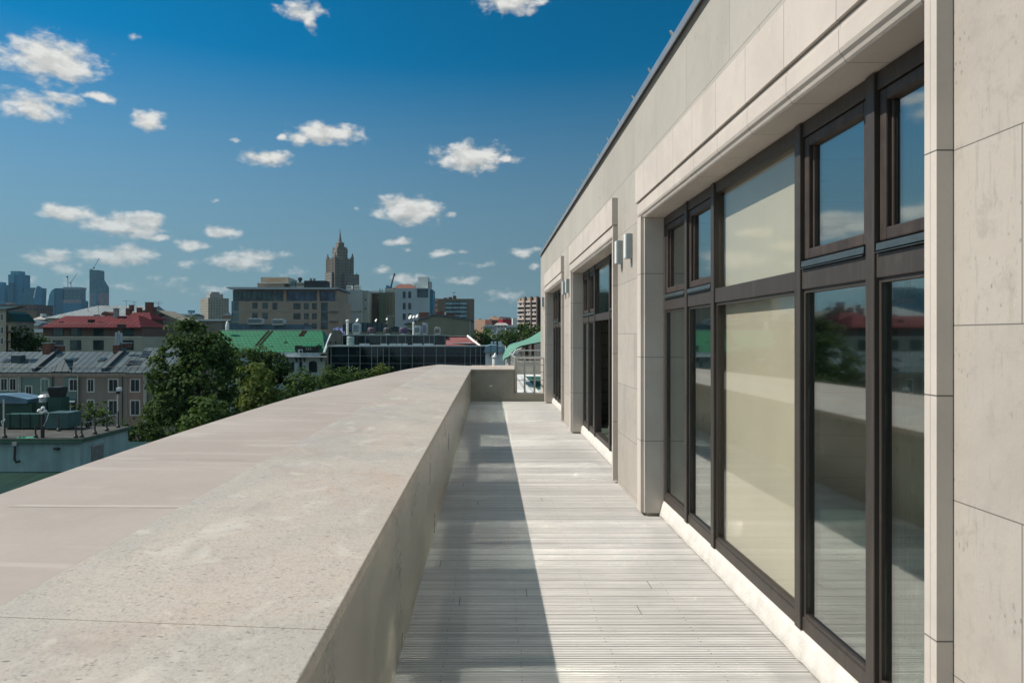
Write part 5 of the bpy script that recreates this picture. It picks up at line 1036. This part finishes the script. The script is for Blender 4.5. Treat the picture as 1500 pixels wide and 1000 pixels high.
MB().tube([P(723.5, 493, D)+Vector((.16*math.cos(a), 0, .16*math.sin(a))) for a in [2*math.pi*k/14 for k in range(15)]], .03, 5).build('ring', M['steel'], t); MB().tube([P(728.5, 500, D), P(724, 497, D)], .035, 5).build('arm', M['black'], t)

# ------------------------------------------------------------------ pinnacled stone skyscraper
D = 1050; th = R(-54); t = thing('pinnacled_tower', 'tall stepped stone tower with corner pinnacles and a needle spire', 'tower', (X(490.5, D), D, GZ), th)
mf = facade('pale stone tower', (.195, .172, .142), (.04, .04, .034), 2.5, 4.2, .42, .6, .85, var=.1); st = pmat('tower stone', (.165, .148, .125), .85, .12, .1); mf2 = facade('tower side', (.18, .16, .135), (.04, .04, .036), 1.9, 4.2, .5, .62, .85)
u = D/F
def LB(name, x0, x1, y0, y1, py1, py0=None, mat=mf):
    z1 = Z(py1, D)-GZ; z0 = 0 if py0 is None else Z(py0, D)-GZ
    return MB().box(x0, x1, y0, y1, z0, z1).build(name, mat, t, world=False)
LB('shaft', -29, 0, 0, 29, 378)
LB('wing', -33.5, -29.05, 3, 40, 400, None, mf2)
LB('wing', .05, 7, 12, 34, 401, None, mf2)
LB('upper_stage', -22.5, -6.5, 6.5, 22.5, 363, 378); LB('crown', -19, -10, 10, 19, 353, 363, st); LB('crown', -20.8, -8.2, 8.2, 20.8, 359.5, 362.9, st)
LB('wing', -26, -3, -3.5, -.8, 398, None, mf2); LB('wing', -36, -33.55, 8, 36, 410, None, mf2); LB('wing', 7.05, 10, 15, 31, 411, None, mf2)
pil = MB()
for k in range(8):
    q = -28.6+k*4; pil.box(q-.45, q+.45, -.7, -.01, 0, Z(377, D)-GZ); pil.box(.01, .7, -q-.9, -q, 0, Z(377, D)-GZ)
pil.build('pilaster', st, t, world=False)
def pinn(x, y, pb, pt, r):
    z0, z1 = Z(pb, D)-GZ, Z(pt, D)-GZ; h = z1-z0
    MB().lathe((x, y, z0), [(r, 0), (r, h*.45), (r*.6, h*.5), (r*.55, h*.7), (r*.12, h)], 8).build('pinnacle', st, t, world=False)
for x, y in ((-27.5, 1.5), (-1.5, 1.5), (-1.5, 27.5), (-27.5, 27.5)): pinn(x, y, 379, 369, 2.2)
for x, y in ((-21.5, 7.5), (-7.5, 7.5), (-7.5, 21.5), (-21.5, 21.5)): pinn(x, y, 368, 359.5, 1.7)
for k in range(5): pinn(-24+k*4.7, .8, 379.5, 375.5, .9); pinn(-.8, 5+k*4.7, 379.5, 375.5, .9)
for k in range(3): pinn(-33, 5+k*14, 401, 397, 1); pinn(5.5, 14+k*8.5, 402, 398, 1)
MB().lathe((-14.5, 14.5, Z(353, D)-GZ), [(4.2, 0), (2.8, 1.5), (1.9, 6), (1.3, 10), (.7, 15), (.25, Z(332, D)-Z(353, D))], 8).build('spire', st, t, world=False)

# ------------------------------------------------------------------ trees
tree('broadleaf_tree', 'largest dark green tree rising left of centre above the outer ledge', 78, [(275,500,28,32),(300,515,35,30),(255,545,34,42),(300,560,48,48),(268,595,48,45),(318,520,26,26,3),(240,600,26,40,2),(300,620,50,30)], .40, 1.0)
tree('broadleaf_tree', 'dark rounded tree right behind the yellow green one', 88, [(365,535,38,28),(392,540,30,26),(352,560,30,36),(405,565,26,30),(345,600,40,30)], .42, .9)
tree('broadleaf_tree', 'yellow green rounded tree in front of the darker ones', 70, [(376,560,24,27),(382,580,28,22),(366,590,18,16),(395,598,28,18)], .32, 1.0, 'leafy')
tree('broadleaf_tree', 'bushy mid green tree low in front of the largest tree', 62, [(310,600,28,22),(295,622,34,22),(325,625,22,20)], .32, .9, 'leafm')
tree('broadleaf_tree', 'low dark green tree just right of the white service block', 66, [(215,640,26,22),(190,628,16,16),(245,648,26,18)], .32, .9, 'leaf')
for k, (D_, bl, m_, lab) in enumerate(((84, [(440,563,20,22),(455,572,22,18)], 'leafm', 'small tree right of the yellow green tree at the foot of the green roofed mansion'), (90, [(487,556,22,20),(470,566,20,16),(503,560,18,18)], 'leafm', 'bright bushy tree in front of the left end of the glass building'),
    (92, [(527,553,18,16),(540,556,16,14),(515,560,16,14)], 'leafm', 'bushy tree before the middle of the glass building'), (96, [(562,545,13,10),(550,552,14,10)], 'leafy', 'small shrub top peeping over the outer ledge before the glass building'), (82, [(420,588,22,18),(400,592,20,16)], 'leaf', 'dark shrub tree under the right side of the yellow green tree'))):
    tree('broadleaf_tree', lab, D_, bl, .34, .85, m_)
tree('broadleaf_tree', 'dense tree between the far left house and the red roofed house, left one of two', 150, [(28,492,16,14),(20,505,14,14),(35,508,14,12)], .6, .8, 'leaf'); tree('broadleaf_tree', 'dense tree touching the left wall of the red roofed house', 150, [(50,500,14,12),(56,508,12,12),(42,510,12,10)], .6, .8, 'leaf')
for k, (D_, bl, lab) in enumerate(((230, [(703,486,13,9),(697,495,12,9),(712,494,12,9)], 'leafy tree next to the olive gable, first of the tree row on the right'), (190, [(722,494,13,8),(712,500,12,8),(730,500,12,7)], 'leafy tree in front of the white curved fin on the right'), (210, [(742,492,13,10),(735,498,11,9),(750,498,12,9)], 'leafy tree behind the ring topped pole'), (230, [(764,484,12,10),(772,480,10,8),(758,492,13,10),(775,492,13,10)], 'tall leafy tree at the foot of the banded high rise'), (200, [(786,486,12,10),(778,497,14,10),(795,495,13,11)], 'leafy tree behind the mint canopy close to the stone building corner'))):
    tree('broadleaf_tree', lab, D_, bl, .75, .8, 'leaf' if k != 1 else 'leafm')
for k, (D_, bl, lab) in enumerate(((470, [(345,472,10,6),(335,475,9,6)], 'far tree top by the small pinkish block'), (400, [(258,478,14,8),(270,482,14,8)], 'far tree left behind the largest tree'))): tree('broadleaf_tree', lab, D_, bl, 1.2, .6, 'leaf')

# ------------------------------------------------------------------ summer haze over the whole city
hz = MB().box(-9050, 9050, -650, 12050, GZ-1.5, 420).build('haze', None); hz['kind'] = 'stuff'
hm = bpy.data.materials.new('haze'); hm.use_nodes = True; ht = hm.node_tree; ht.nodes.clear()
pv = ht.nodes.new('ShaderNodeVolumePrincipled'); pv.inputs['Color'].default_value = (.30, .62, .85, 1); pv.inputs['Density'].default_value = .00003; pv.inputs['Anisotropy'].default_value = .2
ht.links.new(pv.outputs[0], ht.nodes.new('ShaderNodeOutputMaterial').inputs['Volume']); hz.data.materials.append(hm)
